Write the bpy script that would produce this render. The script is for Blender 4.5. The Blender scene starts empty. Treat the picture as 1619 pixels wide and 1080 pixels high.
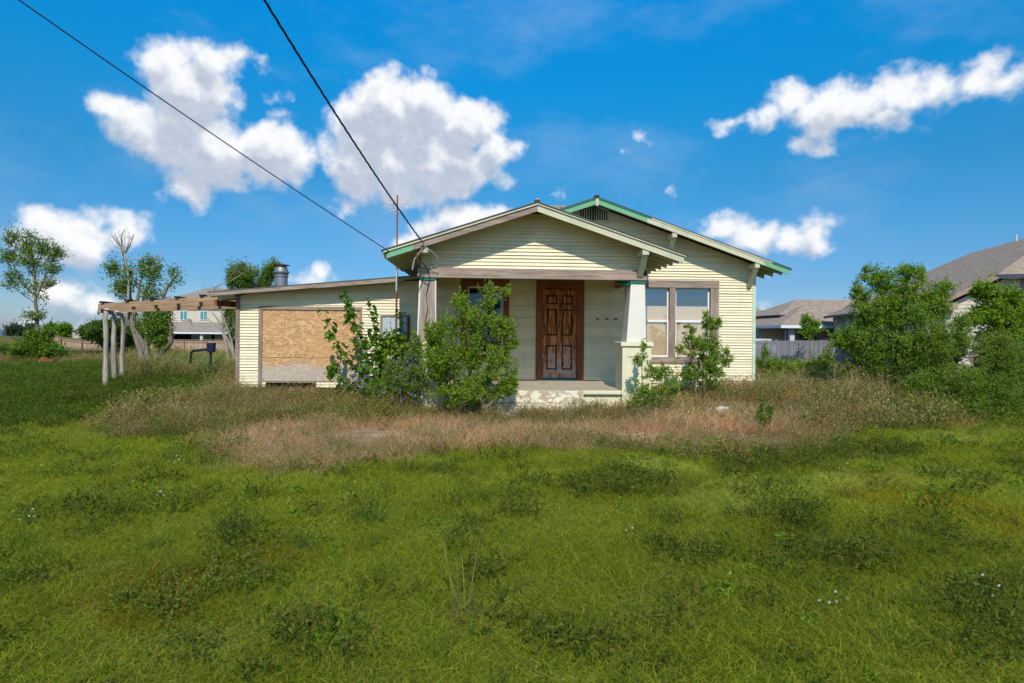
import bpy, math, random
import numpy as np
from mathutils import Vector, Matrix
random.seed(7); RNG = np.random.default_rng(11)
scene = bpy.context.scene
COL = scene.collection
R_ = math.radians

# ------------------------------------------------------------------ camera
EYE, FPX, HOR, ROLL = 1.6, 900.0, 525.0, 0.009
cam_d = bpy.data.cameras.new('camera'); cam = bpy.data.objects.new('camera', cam_d); COL.objects.link(cam)
cam.location = (0, 0, EYE); cam.rotation_euler = (R_(90), -ROLL, 0)
cam_d.sensor_width = 36; cam_d.lens = 36*FPX/1619; cam_d.shift_y = (HOR-540)/1619
cam_d.clip_start = 0.1; cam_d.clip_end = 4000
scene.camera = cam

# ------------------------------------------------------------------ light
SUN_EL = 45.0
sun_dir = Vector((math.sin(R_(3))*math.cos(R_(SUN_EL)), -math.cos(R_(3))*math.cos(R_(SUN_EL)), math.sin(R_(SUN_EL))))
sd = bpy.data.lights.new('sun', 'SUN'); sd.energy = 3.5; sd.angle = R_(0.53); sd.color = (1, .93, .82)
sun = bpy.data.objects.new('sun', sd); COL.objects.link(sun)
sun.rotation_euler = (-sun_dir).to_track_quat('-Z', 'Y').to_euler()
scene.view_settings.view_transform = 'Standard'; scene.view_settings.look = 'None'
scene.view_settings.exposure = 0.30; scene.view_settings.gamma = 1
scene.view_settings.use_curve_mapping = False
scene.cycles.max_bounces = 5; scene.cycles.diffuse_bounces = 3; scene.cycles.adaptive_threshold = .02; scene.cycles.transparent_max_bounces = 12
scene.cycles.use_denoising = True

world = bpy.data.worlds.new('World'); scene.world = world; world.use_nodes = True
def px_dir(px, py):
    x, y = px-809.5, HOR-py
    a = (x*math.cos(ROLL)-y*math.sin(ROLL))/FPX; b = (x*math.sin(ROLL)+y*math.cos(ROLL))/FPX
    return a, b
def azel(px, py):
    a, b = px_dir(px, py); v = Vector((a, 1, b)).normalized()
    return math.atan2(v.x, v.y), math.asin(v.z)
CLOUDS = [  # pixel centre, radii, in the sky of the photograph
 (262,100,42,30),(340,95,48,28),(300,140,75,45),(300,190,60,45),(180,175,24,20),(235,215,60,32),(330,235,95,50),(430,245,72,48),(470,250,36,30),(290,290,36,32),(215,190,45,25),
 (425,155,17,10),(458,160,9,7),(440,180,22,12),(415,100,8,6),
 (610,175,62,52),(560,205,40,45),(670,165,60,42),(740,200,55,45),(780,235,38,32),(815,232,14,14),(600,265,85,48),(690,265,95,50),(640,310,75,28),(650,220,70,42),(590,235,50,40),(720,245,50,40),(300,215,60,40),(545,325,17,18),(760,275,40,26),
 (740,350,70,22),(690,366,50,16),(800,334,60,14),(875,308,26,13),(650,385,40,14),
 (75,360,42,28),(130,375,60,36),(190,365,42,32),(110,400,60,26),(30,375,22,14),(90,465,55,30),(150,480,40,22),(100,520,62,9),(60,500,30,14),(40,520,36,8),
 (1165,190,34,13),(1195,182,36,18),(1220,175,38,22),(1255,160,42,28),(1300,175,55,36),(1360,160,55,34),(1420,155,52,30),(1480,135,50,28),(1540,120,52,28),(1600,120,38,22),(1400,185,50,22),(1312,228,18,12),(1265,215,32,14),(1480,110,18,10),
 (1135,362,34,20),(1150,355,36,24),(1200,370,48,26),(1250,378,48,22),(1290,372,34,30),
 (1205,492,20,12),(1198,430,24,12),(1012,222,8,5),(980,236,7,5),(1055,305,8,6),(500,440,24,10),(505,430,12,9)]
rr = random.Random(3)
blobs = [(*azel(x, y), 1.10*a/FPX*math.cos(azel(x,y)[0])**1.2, 1.12*b/FPX*math.cos(azel(x,y)[0])**.6) for x, y, a, b in CLOUDS]
for k in range(26):        # fair-weather sky goes on unseen, extra clouds added as neutral fill light
    az = rr.uniform(1.1, 5.1); el = rr.uniform(.12, .6); s = rr.uniform(.08, .15)
    if az > math.pi: az -= 2*math.pi
    for j in range(3):
        blobs.append((az+rr.uniform(-1, 1)*s*1.4, el+rr.uniform(-.5, .5)*s, s*rr.uniform(.7, 1.3), s*rr.uniform(.4, .7)))
g = bpy.data.node_groups.new('cloud_field', 'ShaderNodeTree')
g.interface.new_socket('P', in_out='INPUT', socket_type='NodeSocketVector')
g.interface.new_socket('D', in_out='OUTPUT', socket_type='NodeSocketFloat')
gi = g.nodes.new('NodeGroupInput'); go = g.nodes.new('NodeGroupOutput')
prev = None
for az, el, ra, rb in blobs:
    m = g.nodes.new('ShaderNodeVectorMath'); m.operation = 'MULTIPLY_ADD'
    g.links.new(gi.outputs[0], m.inputs[0]); m.inputs[1].default_value = (1/ra, 1/rb, 0); m.inputs[2].default_value = (-az/ra, -el/rb, 0)
    l = g.nodes.new('ShaderNodeVectorMath'); l.operation = 'LENGTH'; g.links.new(m.outputs[0], l.inputs[0])
    kk = min(ra, rb*1.3)/.028; h = g.nodes.new('ShaderNodeMath'); h.operation = 'MULTIPLY_ADD'; g.links.new(l.outputs['Value'], h.inputs[0])
    h.inputs[1].default_value = -kk; h.inputs[2].default_value = kk
    if prev is None: prev = h.outputs[0]
    else:
        s = g.nodes.new('ShaderNodeMath'); s.operation = 'SMOOTH_MAX'; s.inputs[2].default_value = .35
        g.links.new(prev, s.inputs[0]); g.links.new(h.outputs[0], s.inputs[1]); prev = s.outputs[0]
g.links.new(prev, go.inputs[0])

wt = world.node_tree; wt.nodes.clear()
def wn(t, **k):
    n = wt.nodes.new(t)
    for a, b in k.items(): setattr(n, a, b)
    return n
def wm(op, a, b=None, c=None, clamp=False):
    n = wn('ShaderNodeMath', operation=op, use_clamp=clamp)
    for i, v in enumerate((a, b, c)):
        if v is None: continue
        if isinstance(v, (int, float)): n.inputs[i].default_value = v
        else: wt.links.new(v, n.inputs[i])
    return n.outputs[0]
def wss(v, a, b):
    n = wn('ShaderNodeMapRange', interpolation_type='SMOOTHSTEP'); wt.links.new(v, n.inputs[0])
    n.inputs[1].default_value = a; n.inputs[2].default_value = b
    return n.outputs[0]
def wmix(f, a, b, bt='MIX'):
    n = wn('ShaderNodeMix', data_type='RGBA', blend_type=bt)
    for i, v in ((0, f), (6, a), (7, b)):
        if isinstance(v, (int, float)): n.inputs[i].default_value = v
        elif isinstance(v, tuple): n.inputs[i].default_value = (*v, 1)
        else: wt.links.new(v, n.inputs[i])
    return n.outputs[2]
tc = wn('ShaderNodeTexCoord'); sep = wn('ShaderNodeSeparateXYZ'); wt.links.new(tc.outputs['Generated'], sep.inputs[0])
azn = wm('ARCTAN2', sep.outputs[0], sep.outputs[1]); eln = wm('ARCSINE', sep.outputs[2])
def wnoise(vec, scale, detail, rough=.55, lac=2.0):
    n = wn('ShaderNodeTexNoise'); n.inputs['Scale'].default_value = scale; n.inputs['Detail'].default_value = detail
    n.inputs['Roughness'].default_value = rough; n.inputs['Lacunarity'].default_value = lac
    wt.links.new(vec, n.inputs['Vector']); return n
cmb = wn('ShaderNodeCombineXYZ'); wt.links.new(azn, cmb.inputs[0]); wt.links.new(eln, cmb.inputs[1])
warp = wnoise(tc.outputs['Generated'], 16, 4)
wv = wn('ShaderNodeVectorMath', operation='MULTIPLY_ADD'); wt.links.new(warp.outputs['Color'], wv.inputs[0])
wv.inputs[1].default_value = (.05, .045, 0); wt.links.new(cmb.outputs[0], wv.inputs[2])
wv0 = wn('ShaderNodeVectorMath', operation='ADD'); wt.links.new(wv.outputs[0], wv0.inputs[0]); wv0.inputs[1].default_value = (-.025, -.0225, 0)
P = wv0.outputs[0]
def field(vec, dirvec, det):
    gn = wn('ShaderNodeGroup'); gn.node_tree = g; wt.links.new(vec, gn.inputs[0])
    nz = wnoise(dirvec, 22, det, .52)
    return wm('ADD', wm('MINIMUM', gn.outputs[0], 2.1), wm('MULTIPLY', wm('SUBTRACT', nz.outputs['Fac'], .5), 3.0)), nz.outputs['Fac']
D0, n0 = field(P, tc.outputs['Generated'], 9)
up = wn('ShaderNodeVectorMath', operation='ADD'); wt.links.new(P, up.inputs[0]); up.inputs[1].default_value = (0.008, .030, 0)
upd = wn('ShaderNodeVectorMath', operation='ADD'); wt.links.new(tc.outputs['Generated'], upd.inputs[0]); upd.inputs[1].default_value = (.006, 0, .024)
D1, n1 = field(up.outputs[0], upd.outputs[0], 6)
alpha = wss(D0, -.15, .95)
thick = wss(wm('SUBTRACT', D1, wm('MULTIPLY', D0, .30)), -.25, 1.15)
fine = wnoise(tc.outputs['Generated'], 60, 5)
relief = wm('ADD', wm('MULTIPLY', thick, .95), wm('MULTIPLY', wm('SUBTRACT', fine.outputs['Fac'], .5), .6), clamp=True)
ccol = wmix(relief, (.81, .815, .82), (.42, .475, .57))
sky = wn('ShaderNodeTexSky', sky_type='NISHITA'); sky.sun_disc = False
sky.sun_elevation = R_(SUN_EL); sky.sun_rotation = R_(177); sky.altitude = 200; sky.air_density = 1.0; sky.dust_density = .6; sky.ozone_density = 2.0
SKY_S = 0.13
skc = wmix(1.0, sky.outputs[0], (SKY_S, SKY_S, SKY_S), 'MULTIPLY')
# deeper, more saturated blue towards the zenith as in the photograph, paler at the horizon
rp_ = wn('ShaderNodeValToRGB'); wt.links.new(eln, rp_.inputs[0]); er = rp_.color_ramp.elements
for p_, c_ in ((.0, (.42, .50, .70)), (.08, (.25, .44, .66)), (.25, (.12, .57, .77)), (.40, (.03, .78, 1.12)), (.58, (.006, 1.02, 1.55)), (1.0, (.006, 1.02, 1.55))):
    e_ = er[0] if p_ == 0 else (er[len(er)-1] if p_ == 1 else er.new(p_)); e_.position = p_; e_.color = (*[q/2 for q in c_], 1)
skc = wmix(1.0, skc, wmix(1.0, rp_.outputs[0], (2, 2, 2), 'MULTIPLY'), 'MULTIPLY')
cmap = wn('ShaderNodeMapping'); wt.links.new(tc.outputs['Generated'], cmap.inputs[0]); cmap.inputs['Scale'].default_value = (1, 1, 2.4); cmap.inputs['Rotation'].default_value = (0, .5, 0)
cir = wnoise(cmap.outputs[0], 3.4, 6, .6)
veil = wm('MULTIPLY', wss(cir.outputs['Fac'], .46, .74), .42)
skc = wmix(veil, skc, (.20, .37, .62))
fin = wmix(wm('MULTIPLY', alpha, .97), skc, ccol)
bg = wn('ShaderNodeBackground'); bg.inputs[1].default_value = 1.0; wt.links.new(fin, bg.inputs[0])
out = wn('ShaderNodeOutputWorld'); wt.links.new(bg.outputs[0], out.inputs[0])
world.cycles.sampling_method = 'MANUAL'; world.cycles.sample_map_resolution = 512

# ------------------------------------------------------------------ helpers
def Wp(px, py, D):
    a, b = px_dir(px, py); return Vector((a*D, D, EYE+b*D))
def to_px(x, y, z):
    a = x/y; b = (z-EYE)/y
    X = a*FPX; Y = b*FPX
    x0 = X*math.cos(ROLL)+Y*math.sin(ROLL); y0 = -X*math.sin(ROLL)+Y*math.cos(ROLL)
    return x0+809.5, HOR-y0
def ss(v, a, b):
    t = np.clip((np.asarray(v, float)-a)/(b-a), 0, 1); return t*t*(3-2*t)
def gz(x, y):
    x = np.asarray(x, float); y = np.asarray(y, float)
    q = x/np.maximum(y, 1)
    h = .025*np.sin(x*.9+1.3)*np.cos(y*.7)+.018*np.sin(x*2.1+y*1.7)
    h = h*(1-ss(y, 18, 30))
    h = h+.24*(1-ss(x, -6.5, -2.2))*ss(y, 9.0, 12.8)*(1-ss(y, 17, 26))
    h = h+.16*ss(x, 3.0, 5.0)*ss(y, 9.5, 12.3)*(1-ss(y, 15, 24))
    lft = -1.38*ss(y, 28, 56)*ss(q, -.90, -.74)
    rgt = -.78*ss(y, 14, 50)
    k = ss(q, -.2, .1)
    h = h+lft*(1-k)+rgt*k
    return h-3.9*ss(y, 90, 340)*(1-k)-1.0*ss(y, 60, 200)*k
def gzf(x, y): return float(gz(x, y))

def link(o, parent=None, label=None, cat=None, group=None, kind=None):
    COL.objects.link(o)
    if parent is not None: o.parent = parent
    if label: o['label'] = label
    if cat: o['category'] = cat
    if group: o['group'] = group
    if kind: o['kind'] = kind
    return o
def empty(name, label, cat, loc=(0, 0, 0), rz=0, group=None):
    o = bpy.data.objects.new(name, None); o.location = loc; o.rotation_euler = (0, 0, rz); o.empty_display_size = .2
    return link(o, None, label, cat, group)

class MB:
    def __init__(s): s.v = []; s.f = []
    def add(s, vs, fs):
        n = len(s.v); s.v += [tuple(v) for v in vs]; s.f += [tuple(i+n for i in f) for f in fs]; return s
    def hexa(s, p):   # 0-3 bottom ring, 4-7 top ring
        return s.add(p, [(3, 2, 1, 0), (4, 5, 6, 7), (0, 1, 5, 4), (1, 2, 6, 5), (2, 3, 7, 6), (3, 0, 4, 7)])
    def box(s, x0, x1, y0, y1, z0, z1):
        return s.hexa([(x0,y0,z0),(x1,y0,z0),(x1,y1,z0),(x0,y1,z0),(x0,y0,z1),(x1,y0,z1),(x1,y1,z1),(x0,y1,z1)])
    def bar(s, p, q, w, h, up=(0, 0, 1)):
        p = Vector(p); q = Vector(q); d = (q-p).normalized(); r = d.cross(Vector(up)).normalized()*w/2; u = r.cross(d).normalized()*h/2
        return s.hexa([p-r-u, p+r-u, q+r-u, q-r-u, p-r+u, p+r+u, q+r+u, q-r+u])
    def prism(s, poly, d):   # poly list of 3D pts, extruded by vector d
        n = len(poly); d = Vector(d); a = [Vector(p) for p in poly]; b = [p+d for p in a]
        return s.add(a+b, [tuple(range(n))[::-1], tuple(range(n, 2*n))]+[(i, (i+1) % n, n+(i+1) % n, n+i) for i in range(n)])
    def tube(s, pts, rad, n=6, cap=True):
        pts = [Vector(p) for p in pts]
        if isinstance(rad, (int, float)): rad = [rad]*len(pts)
        vs = []; prevr = None
        for i, p in enumerate(pts):
            d = (pts[min(i+1, len(pts)-1)]-pts[max(i-1, 0)])
            d = d.normalized() if d.length > 1e-9 else Vector((0, 0, 1))
            if prevr is None:
                a = Vector((0, 0, 1)) if abs(d.z) < .9 else Vector((1, 0, 0)); r = d.cross(a).normalized()
            else: r = (prevr-d*prevr.dot(d)).normalized()
            prevr = r; u = d.cross(r)
            for k in range(n):
                t = 2*math.pi*k/n; vs.append(p+(r*math.cos(t)+u*math.sin(t))*rad[i])
        fs = []
        for i in range(len(pts)-1):
            for k in range(n):
                a = i*n+k; b = i*n+(k+1) % n; fs.append((a, b, b+n, a+n))
        if cap: fs += [tuple(range(n))[::-1], tuple(range((len(pts)-1)*n, len(pts)*n))]
        return s.add(vs, fs)
    def lathe(s, c, prof, n=20):
        c = Vector(c); vs = []
        for r, z in prof:
            for k in range(n):
                t = 2*math.pi*k/n; vs.append(c+Vector((r*math.cos(t), r*math.sin(t), z)))
        fs = [(i*n+k, i*n+(k+1) % n, (i+1)*n+(k+1) % n, (i+1)*n+k) for i in range(len(prof)-1) for k in range(n)]
        fs += [tuple(range(n))[::-1], tuple(range((len(prof)-1)*n, len(prof)*n))]
        return s.add(vs, fs)
    def build(s, name, mat, parent=None, bevel=0, smooth=False, **k):
        me = bpy.data.meshes.new(name); me.from_pydata(s.v, [], s.f); me.update()
        if mat: me.materials.append(mat)
        if smooth: me.polygons.foreach_set('use_smooth', [True]*len(me.polygons))
        o = bpy.data.objects.new(name, me)
        if bevel:
            b = o.modifiers.new('b', 'BEVEL'); b.width = bevel; b.segments = 2; b.limit_method = 'ANGLE'
        return link(o, parent, **k)

def np_mesh(name, V, F, mat, tint=None, smooth=False):
    me = bpy.data.meshes.new(name)
    V = np.asarray(V, np.float32); F = np.asarray(F, np.int32); k = F.shape[1]
    me.vertices.add(len(V)); me.vertices.foreach_set('co', V.ravel())
    me.loops.add(F.size); me.loops.foreach_set('vertex_index', F.ravel())
    me.polygons.add(len(F)); me.polygons.foreach_set('loop_start', np.arange(0, F.size, k, dtype=np.int32))
    if tint is not None:
        a = me.attributes.new('tint', 'FLOAT_COLOR', 'POINT')
        t = np.ones((len(V), 4), np.float32); t[:, :3] = tint; a.data.foreach_set('color', t.ravel())
    me.update(calc_edges=True)
    if mat: me.materials.append(mat)
    if smooth: me.polygons.foreach_set('use_smooth', [True]*len(F))
    return me

# ------------------------------------------------------------------ materials
class NM:
    def __init__(s, name):
        s.m = bpy.data.materials.new(name); s.m.use_nodes = True; s.t = s.m.node_tree
        s.b = s.t.nodes['Principled BSDF']; s.out = s.t.nodes['Material Output']; s.tc = None
        s.b.inputs['Specular IOR Level'].default_value = .3
    def n(s, t, **k):
        n = s.t.nodes.new(t)
        for a, b in k.items(): setattr(n, a, b)
        return n
    def lk(s, a, b): s.t.links.new(a, b)
    def set(s, sock, v):
        if isinstance(v, (int, float)): sock.default_value = v
        elif isinstance(v, tuple): sock.default_value = (*v, 1) if len(v) == 3 and sock.type == 'RGBA' else v
        else: s.lk(v, sock)
    def co(s, scale=(1, 1, 1), which='Object'):
        if not s.tc: s.tc = s.n('ShaderNodeTexCoord')
        mp = s.n('ShaderNodeMapping'); s.lk(s.tc.outputs[which], mp.inputs[0]); mp.inputs['Scale'].default_value = scale
        return mp.outputs[0]
    def noise(s, vec, scale=5, detail=5, rough=.55, out='Fac', dist=0):
        n = s.n('ShaderNodeTexNoise'); s.lk(vec, n.inputs['Vector']); n.inputs['Scale'].default_value = scale
        n.inputs['Detail'].default_value = detail; n.inputs['Roughness'].default_value = rough; n.inputs['Distortion'].default_value = dist
        return n.outputs[out]
    def vor(s, vec, scale=5, out='Color', rnd=1):
        n = s.n('ShaderNodeTexVoronoi'); s.lk(vec, n.inputs['Vector']); n.inputs['Scale'].default_value = scale; n.inputs['Randomness'].default_value = rnd
        return n.outputs[out]
    def mr(s, v, a, b, c=0., d=1.):
        n = s.n('ShaderNodeMapRange', interpolation_type='SMOOTHSTEP'); s.lk(v, n.inputs[0])
        for i, q in enumerate((a, b, c, d)): n.inputs[i+1].default_value = q
        return n.outputs[0]
    def mix(s, f, a, b, bt='MIX'):
        n = s.n('ShaderNodeMix', data_type='RGBA', blend_type=bt)
        s.set(n.inputs[0], f); s.set(n.inputs[6], a); s.set(n.inputs[7], b); return n.outputs[2]
    def math(s, op, a, b=0., clamp=False):
        n = s.n('ShaderNodeMath', operation=op, use_clamp=clamp); s.set(n.inputs[0], a); s.set(n.inputs[1], b); return n.outputs[0]
    def orand(s): return s.n('ShaderNodeObjectInfo').outputs['Random']
    def sepz(s, vec, i=2):
        n = s.n('ShaderNodeSeparateXYZ'); s.lk(vec, n.inputs[0]); return n.outputs[i]
    def col(s, v): s.set(s.b.inputs['Base Color'], v); return s
    def rough(s, v): s.set(s.b.inputs['Roughness'], v); return s
    def bump(s, v, st=.4, d=.01):
        n = s.n('ShaderNodeBump'); n.inputs['Strength'].default_value = st; n.inputs['Distance'].default_value = d
        s.lk(v, n.inputs['Height']); s.lk(n.outputs[0], s.b.inputs['Normal']); return s

def wood(name, a, b, axis=0, dark=(.03, .02, .015), paint=None, pamt=.5, knots=None):
    m = NM(name); sc = [14, 14, 14]; sc[axis] = 1.0
    v = m.co(tuple(sc)); g1 = m.noise(v, 1.6, 7, .65, dist=.6); g2 = m.noise(v, 6, 4, .6)
    c = m.mix(m.mr(g1, .3, .7), a, b); c = m.mix(m.mr(g2, .58, .75, 0, .7), c, dark)
    c = m.mix(m.math('MULTIPLY', m.orand(), .35), c, m.mix(1., c, (.55, .55, .58), 'MULTIPLY'))
    big = m.noise(m.co(), 1.7, 3); c = m.mix(m.mr(big, .4, .7, 0, .45), c, m.mix(1., c, (1.35, 1.3, 1.25), 'MULTIPLY'))
    if knots:
        w = m.vor(m.co((2.3, 0.01, 3.0) if axis == 0 else (3, .01, 2.3)), 1.2, 'Distance'); c = m.mix(m.mr(w, .07, .03, 0, .9), c, knots)
    if paint:
        pn = m.noise(m.co((3, 3, 3)), 3.2, 9, .68); c = m.mix(m.mr(pn, 1-pamt-.04, 1-pamt+.02), c, paint)
    m.col(c).rough(.85).bump(g1, .5, .004); return m.m
def paint(name, c, dirt=(.35, .33, .25), amt=.3, var=.12, rough=.6, chips=None, camt=.0, streak=True):
    m = NM(name); v = m.co()
    n1 = m.noise(v, 2.5, 6, .6); n2 = m.noise(m.co((6, 6, 1.2) if streak else (4, 4, 4)), 3, 5)
    k = m.mix(m.math('MULTIPLY', m.orand(), var), c, tuple(x*.45 for x in c))
    k = m.mix(m.mr(n1, .45, .8, 0, amt), k, dirt); k = m.mix(m.mr(n2, .55, .8, 0, amt*.8), k, dirt)
    if chips:
        n3 = m.noise(v, 9, 9, .7); k = m.mix(m.mr(n3, .62-camt, .66-camt), k, chips)
    m.col(k).rough(rough).bump(m.noise(v, 40, 3), .12, .003); return m.m
M = {}
def pmat(name, c, rough=.7, metal=0., var=.25, sc=6):
    m = NM(name); n1 = m.noise(m.co(), sc, 5)
    m.col(m.mix(m.mr(n1, .3, .75, 0, var), c, tuple(x*.5 for x in c))).rough(rough); m.b.inputs['Metallic'].default_value = metal; return m.m
M['siding'] = paint('pale_yellow_siding', (.86, .735, .50), dirt=(.42, .35, .22), amt=.38, var=.28, chips=(.34, .26, .17), camt=-.07)
M['siding_end'] = paint('pale_green_paint', (.52, .66, .50), dirt=(.30, .30, .18), amt=.5, chips=(.18, .42, .33), camt=.02)
M['cream'] = paint('cream_trim', (.60, .56, .39), dirt=(.26, .23, .16), amt=.4)
M['pier'] = paint('pier_cream', (.76, .69, .47), dirt=(.42, .36, .24), amt=.35, streak=True, chips=(.45, .33, .2), camt=-.06)
M['white'] = paint('white_post', (.78, .72, .61), dirt=(.45, .40, .32), amt=.3)
M['greenp'] = paint('dark_green_paint', (.012, .16, .10), dirt=(.02, .08, .06), amt=.4)
M['green2'] = paint('light_green_paint', (.16, .40, .22), dirt=(.25, .30, .16), amt=.45, chips=(.45, .45, .32), camt=0)
M['wood'] = wood('weathered_wood', (.23, .16, .12), (.42, .32, .26), 0, knots=(.42, .16, .05))
M['woodv'] = wood('weathered_wood_upright', (.20, .135, .10), (.37, .28, .225), 2)
M['woodpost'] = wood('weathered_column', (.25, .185, .15), (.40, .32, .275), 2, paint=(.62, .60, .52), pamt=.24)
M['rafter'] = wood('brown_rafter', (.30, .17, .09), (.46, .30, .18), 0)
M['log'] = wood('bare_grey_log', (.24, .19, .14), (.50, .42, .35), 2, dark=(.05, .035, .025))
M['casing'] = wood('brown_casing', (.15, .050, .020), (.30, .11, .042), 2)
M['casingh'] = wood('brown_casing_level', (.15, .050, .020), (.30, .11, .042), 0)
M['batten'] = pmat('dark_batten', (.02, .018, .02), .8)
M['greyroof'] = pmat('roll_roofing', (.10, .10, .09), .9, sc=20)
M['soffit'] = wood('soffit_boards', (.40, .34, .17), (.55, .48, .27), 1)
M['rust'] = pmat('rusty_pipe', (.30, .10, .035), .8, .2, .6, 14)
M['galv'] = pmat('galvanised_steel', (.28, .30, .32), .5, .6, .5, 3)
M['whitemetal'] = pmat('white_metal', (.55, .55, .52), .45, 0, .4)
M['frame'] = pmat('white_window_frame', (.80, .80, .80), .35, 0, .1)
M['cable'] = pmat('black_cable', (.012, .012, .014), .6)
M['teal'] = pmat('teal_metal', (.03, .13, .16), .4)
M['brass'] = pmat('brass', (.6, .38, .08), .3, 1.)
M['dark'] = pmat('void_shade_backing', (.012, .011, .010), .95)  # near-black backing paints the unlit interior behind vent and gaps
M['sheet'] = NM('grey_blue_sheet').col((.42, .50, .52)).rough(.6).m
M['rock'] = pmat('pale_rock', (.58, .53, .46), .95, 0, .5, 4)
M['brick'] = pmat('orange_brick', (.38, .11, .05), .9, 0, .4, 8)
M['oldbrick'] = pmat('old_chimney_brick', (.40, .33, .27), .9, 0, .5, 8)
def osb():
    m = NM('strand_board'); v = m.co(); w = m.noise(v, 3, 2, out='Color')
    vv = m.n('ShaderNodeVectorMath', operation='MULTIPLY_ADD'); m.lk(w, vv.inputs[0]); vv.inputs[1].default_value = (.5, .2, .5); m.lk(m.co((1, 1, 2.6)), vv.inputs[2])
    c1 = m.vor(vv.outputs[0], 14); g1 = m.n('ShaderNodeRGBToBW'); m.lk(c1, g1.inputs[0])
    c2 = m.vor(vv.outputs[0], 31); g2 = m.n('ShaderNodeRGBToBW'); m.lk(c2, g2.inputs[0])
    c = m.mix(m.mr(g1.outputs[0], .2, .8), (.46, .235, .10), (.70, .44, .23)); c = m.mix(m.mr(g2.outputs[0], .25, .4, .8, 0), c, (.36, .18, .08))
    big = m.noise(v, 1.3, 4); c = m.mix(m.mr(big, .4, .7, 0, .5), c, (.58, .32, .14))
    z = m.math('ADD', m.sepz(v), m.math('MULTIPLY', m.math('SUBTRACT', m.noise(v, 4, 5), .5), .55))
    c = m.mix(m.mr(z, .95, .70, 0, .85), c, m.mix(m.mr(g2.outputs[0], .3, .7), (.40, .33, .27), (.50, .43, .36)))
    m.col(c).rough(.8).bump(g2.outputs[0], .25, .003); return m.m
M['osb'] = osb()
def peel(name, a, b, lo, sc=5):
    m = NM(name); v = m.co((1, 1, 1.6)); n1 = m.noise(v, sc, 10, .72); n2 = m.noise(v, 2, 5)
    cr = m.vor(m.co((1.2, 1, 3)), 2.2, 'Distance')
    c = m.mix(m.mr(n1, lo, lo+.03), a, b); c = m.mix(m.mr(n2, .4, .75, 0, .4), c, (.5, .40, .28))
    m.col(c).rough(.8).bump(m.mr(n1, lo, lo+.03), .5, .004); return m.m
M['step'] = peel('peeling_white_concrete', (.70, .65, .50), (.44, .32, .21), .50, 7)
M['stucco'] = peel('peeling_cream_stucco', (.72, .68, .46), (.50, .35, .20), .63, 3)
M['floor'] = pmat('tan_concrete_floor', (.46, .37, .27), .85, 0, .35, 2.5)
def doorm():
    m = NM('worn_door'); v = m.co((11, 11, 1.5)); g1 = m.noise(v, 1.7, 7, .65)
    c = m.mix(m.mr(g1, .38, .64), (.10, .030, .010), (.62, .21, .045))
    o = m.co(); z = m.sepz(o)
    pn = m.noise(m.co((3, 3, 1.6)), 3.4, 9, .7)
    th = m.mr(z, 2.0, .75, -.13, .07)          # old white paint survives mostly on the lower half
    k = m.mr(m.math('ADD', m.math('MULTIPLY', pn, .6), m.math('ADD', m.math('MULTIPLY', m.noise(m.co((16, 16, 5)), 2.5, 7, .7), .4), th)), .47, .60)
    c = m.mix(m.math('MULTIPLY', k, .8), c, (.46, .36, .31)); m.col(c).rough(.6).bump(g1, .35, .003); return m.m
M['door'] = doorm(); M['grooveshade'] = pmat('door_groove_shade', (.03, .012, .006), .8)  # near-black door core paints shade into the grooves round the panels
def glassm(name, tint=(.9, .95, .95), f=.22):
    m = NM(name); tr = m.n('ShaderNodeBsdfTransparent'); tr.inputs[0].default_value = (*tint, 1)
    gl = m.n('ShaderNodeBsdfGlossy'); gl.inputs['Roughness'].default_value = .02; gl.inputs[0].default_value = (.9, .95, 1, 1)
    fr = m.n('ShaderNodeLayerWeight'); fr.inputs[0].default_value = .25
    mx = m.n('ShaderNodeMixShader'); m.lk(m.math('ADD', m.math('MULTIPLY', m.math('POWER', fr.outputs[1], 3.), .5), f, True), mx.inputs[0]); m.lk(tr.outputs[0], mx.inputs[1]); m.lk(gl.outputs[0], mx.inputs[2])
    bp = m.n('ShaderNodeBump'); bp.inputs['Strength'].default_value = .05; m.lk(m.noise(m.co(), 3, 1), bp.inputs['Height']); m.lk(bp.outputs[0], gl.inputs['Normal'])
    m.lk(mx.outputs[0], m.out.inputs[0]); return m.m
M['glass'] = glassm('window_glass', (.97, .98, .98), .16); M['glassd'] = glassm('porch_window_glass', (.6, .75, .75), .05)
M['blind'] = NM('tan_blind').col((.80, .58, .37)).rough(.8).m
M['blindd'] = NM('dark_room').col((.05, .10, .10)).rough(.8).m
def leafmat(name, inst=False, trans=.50, rough=.55, spec=.14):
    m = NM(name); a = m.n('ShaderNodeAttribute', attribute_name='tint'); c = a.outputs['Color']
    if inst:
        b = m.n('ShaderNodeAttribute', attribute_name='itint', attribute_type='INSTANCER'); c = m.mix(1., c, b.outputs['Color'], 'MULTIPLY')
    m.col(c).rough(rough); m.b.inputs['Specular IOR Level'].default_value = spec
    tl = m.n('ShaderNodeBsdfTranslucent'); m.lk(m.mix(1., c, (1.2, 1.3, .6), 'MULTIPLY'), tl.inputs[0])
    mx = m.n('ShaderNodeMixShader'); mx.inputs[0].default_value = trans; m.lk(m.b.outputs[0], mx.inputs[1]); m.lk(tl.outputs[0], mx.inputs[2]); m.lk(mx.outputs[0], m.out.inputs[0])
    return m.m
M['leaf'] = leafmat('leaf'); M['grass'] = leafmat('grass_blades', True, .35, .8, .04)
M['bark'] = wood('grey_bark', (.11, .085, .065), (.28, .225, .18), 2)
M['twig'] = pmat('twig_bark', (.12, .085, .05), .9)
M['twiglight'] = pmat('pale_twig_bark', (.34, .28, .22), .9)

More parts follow.
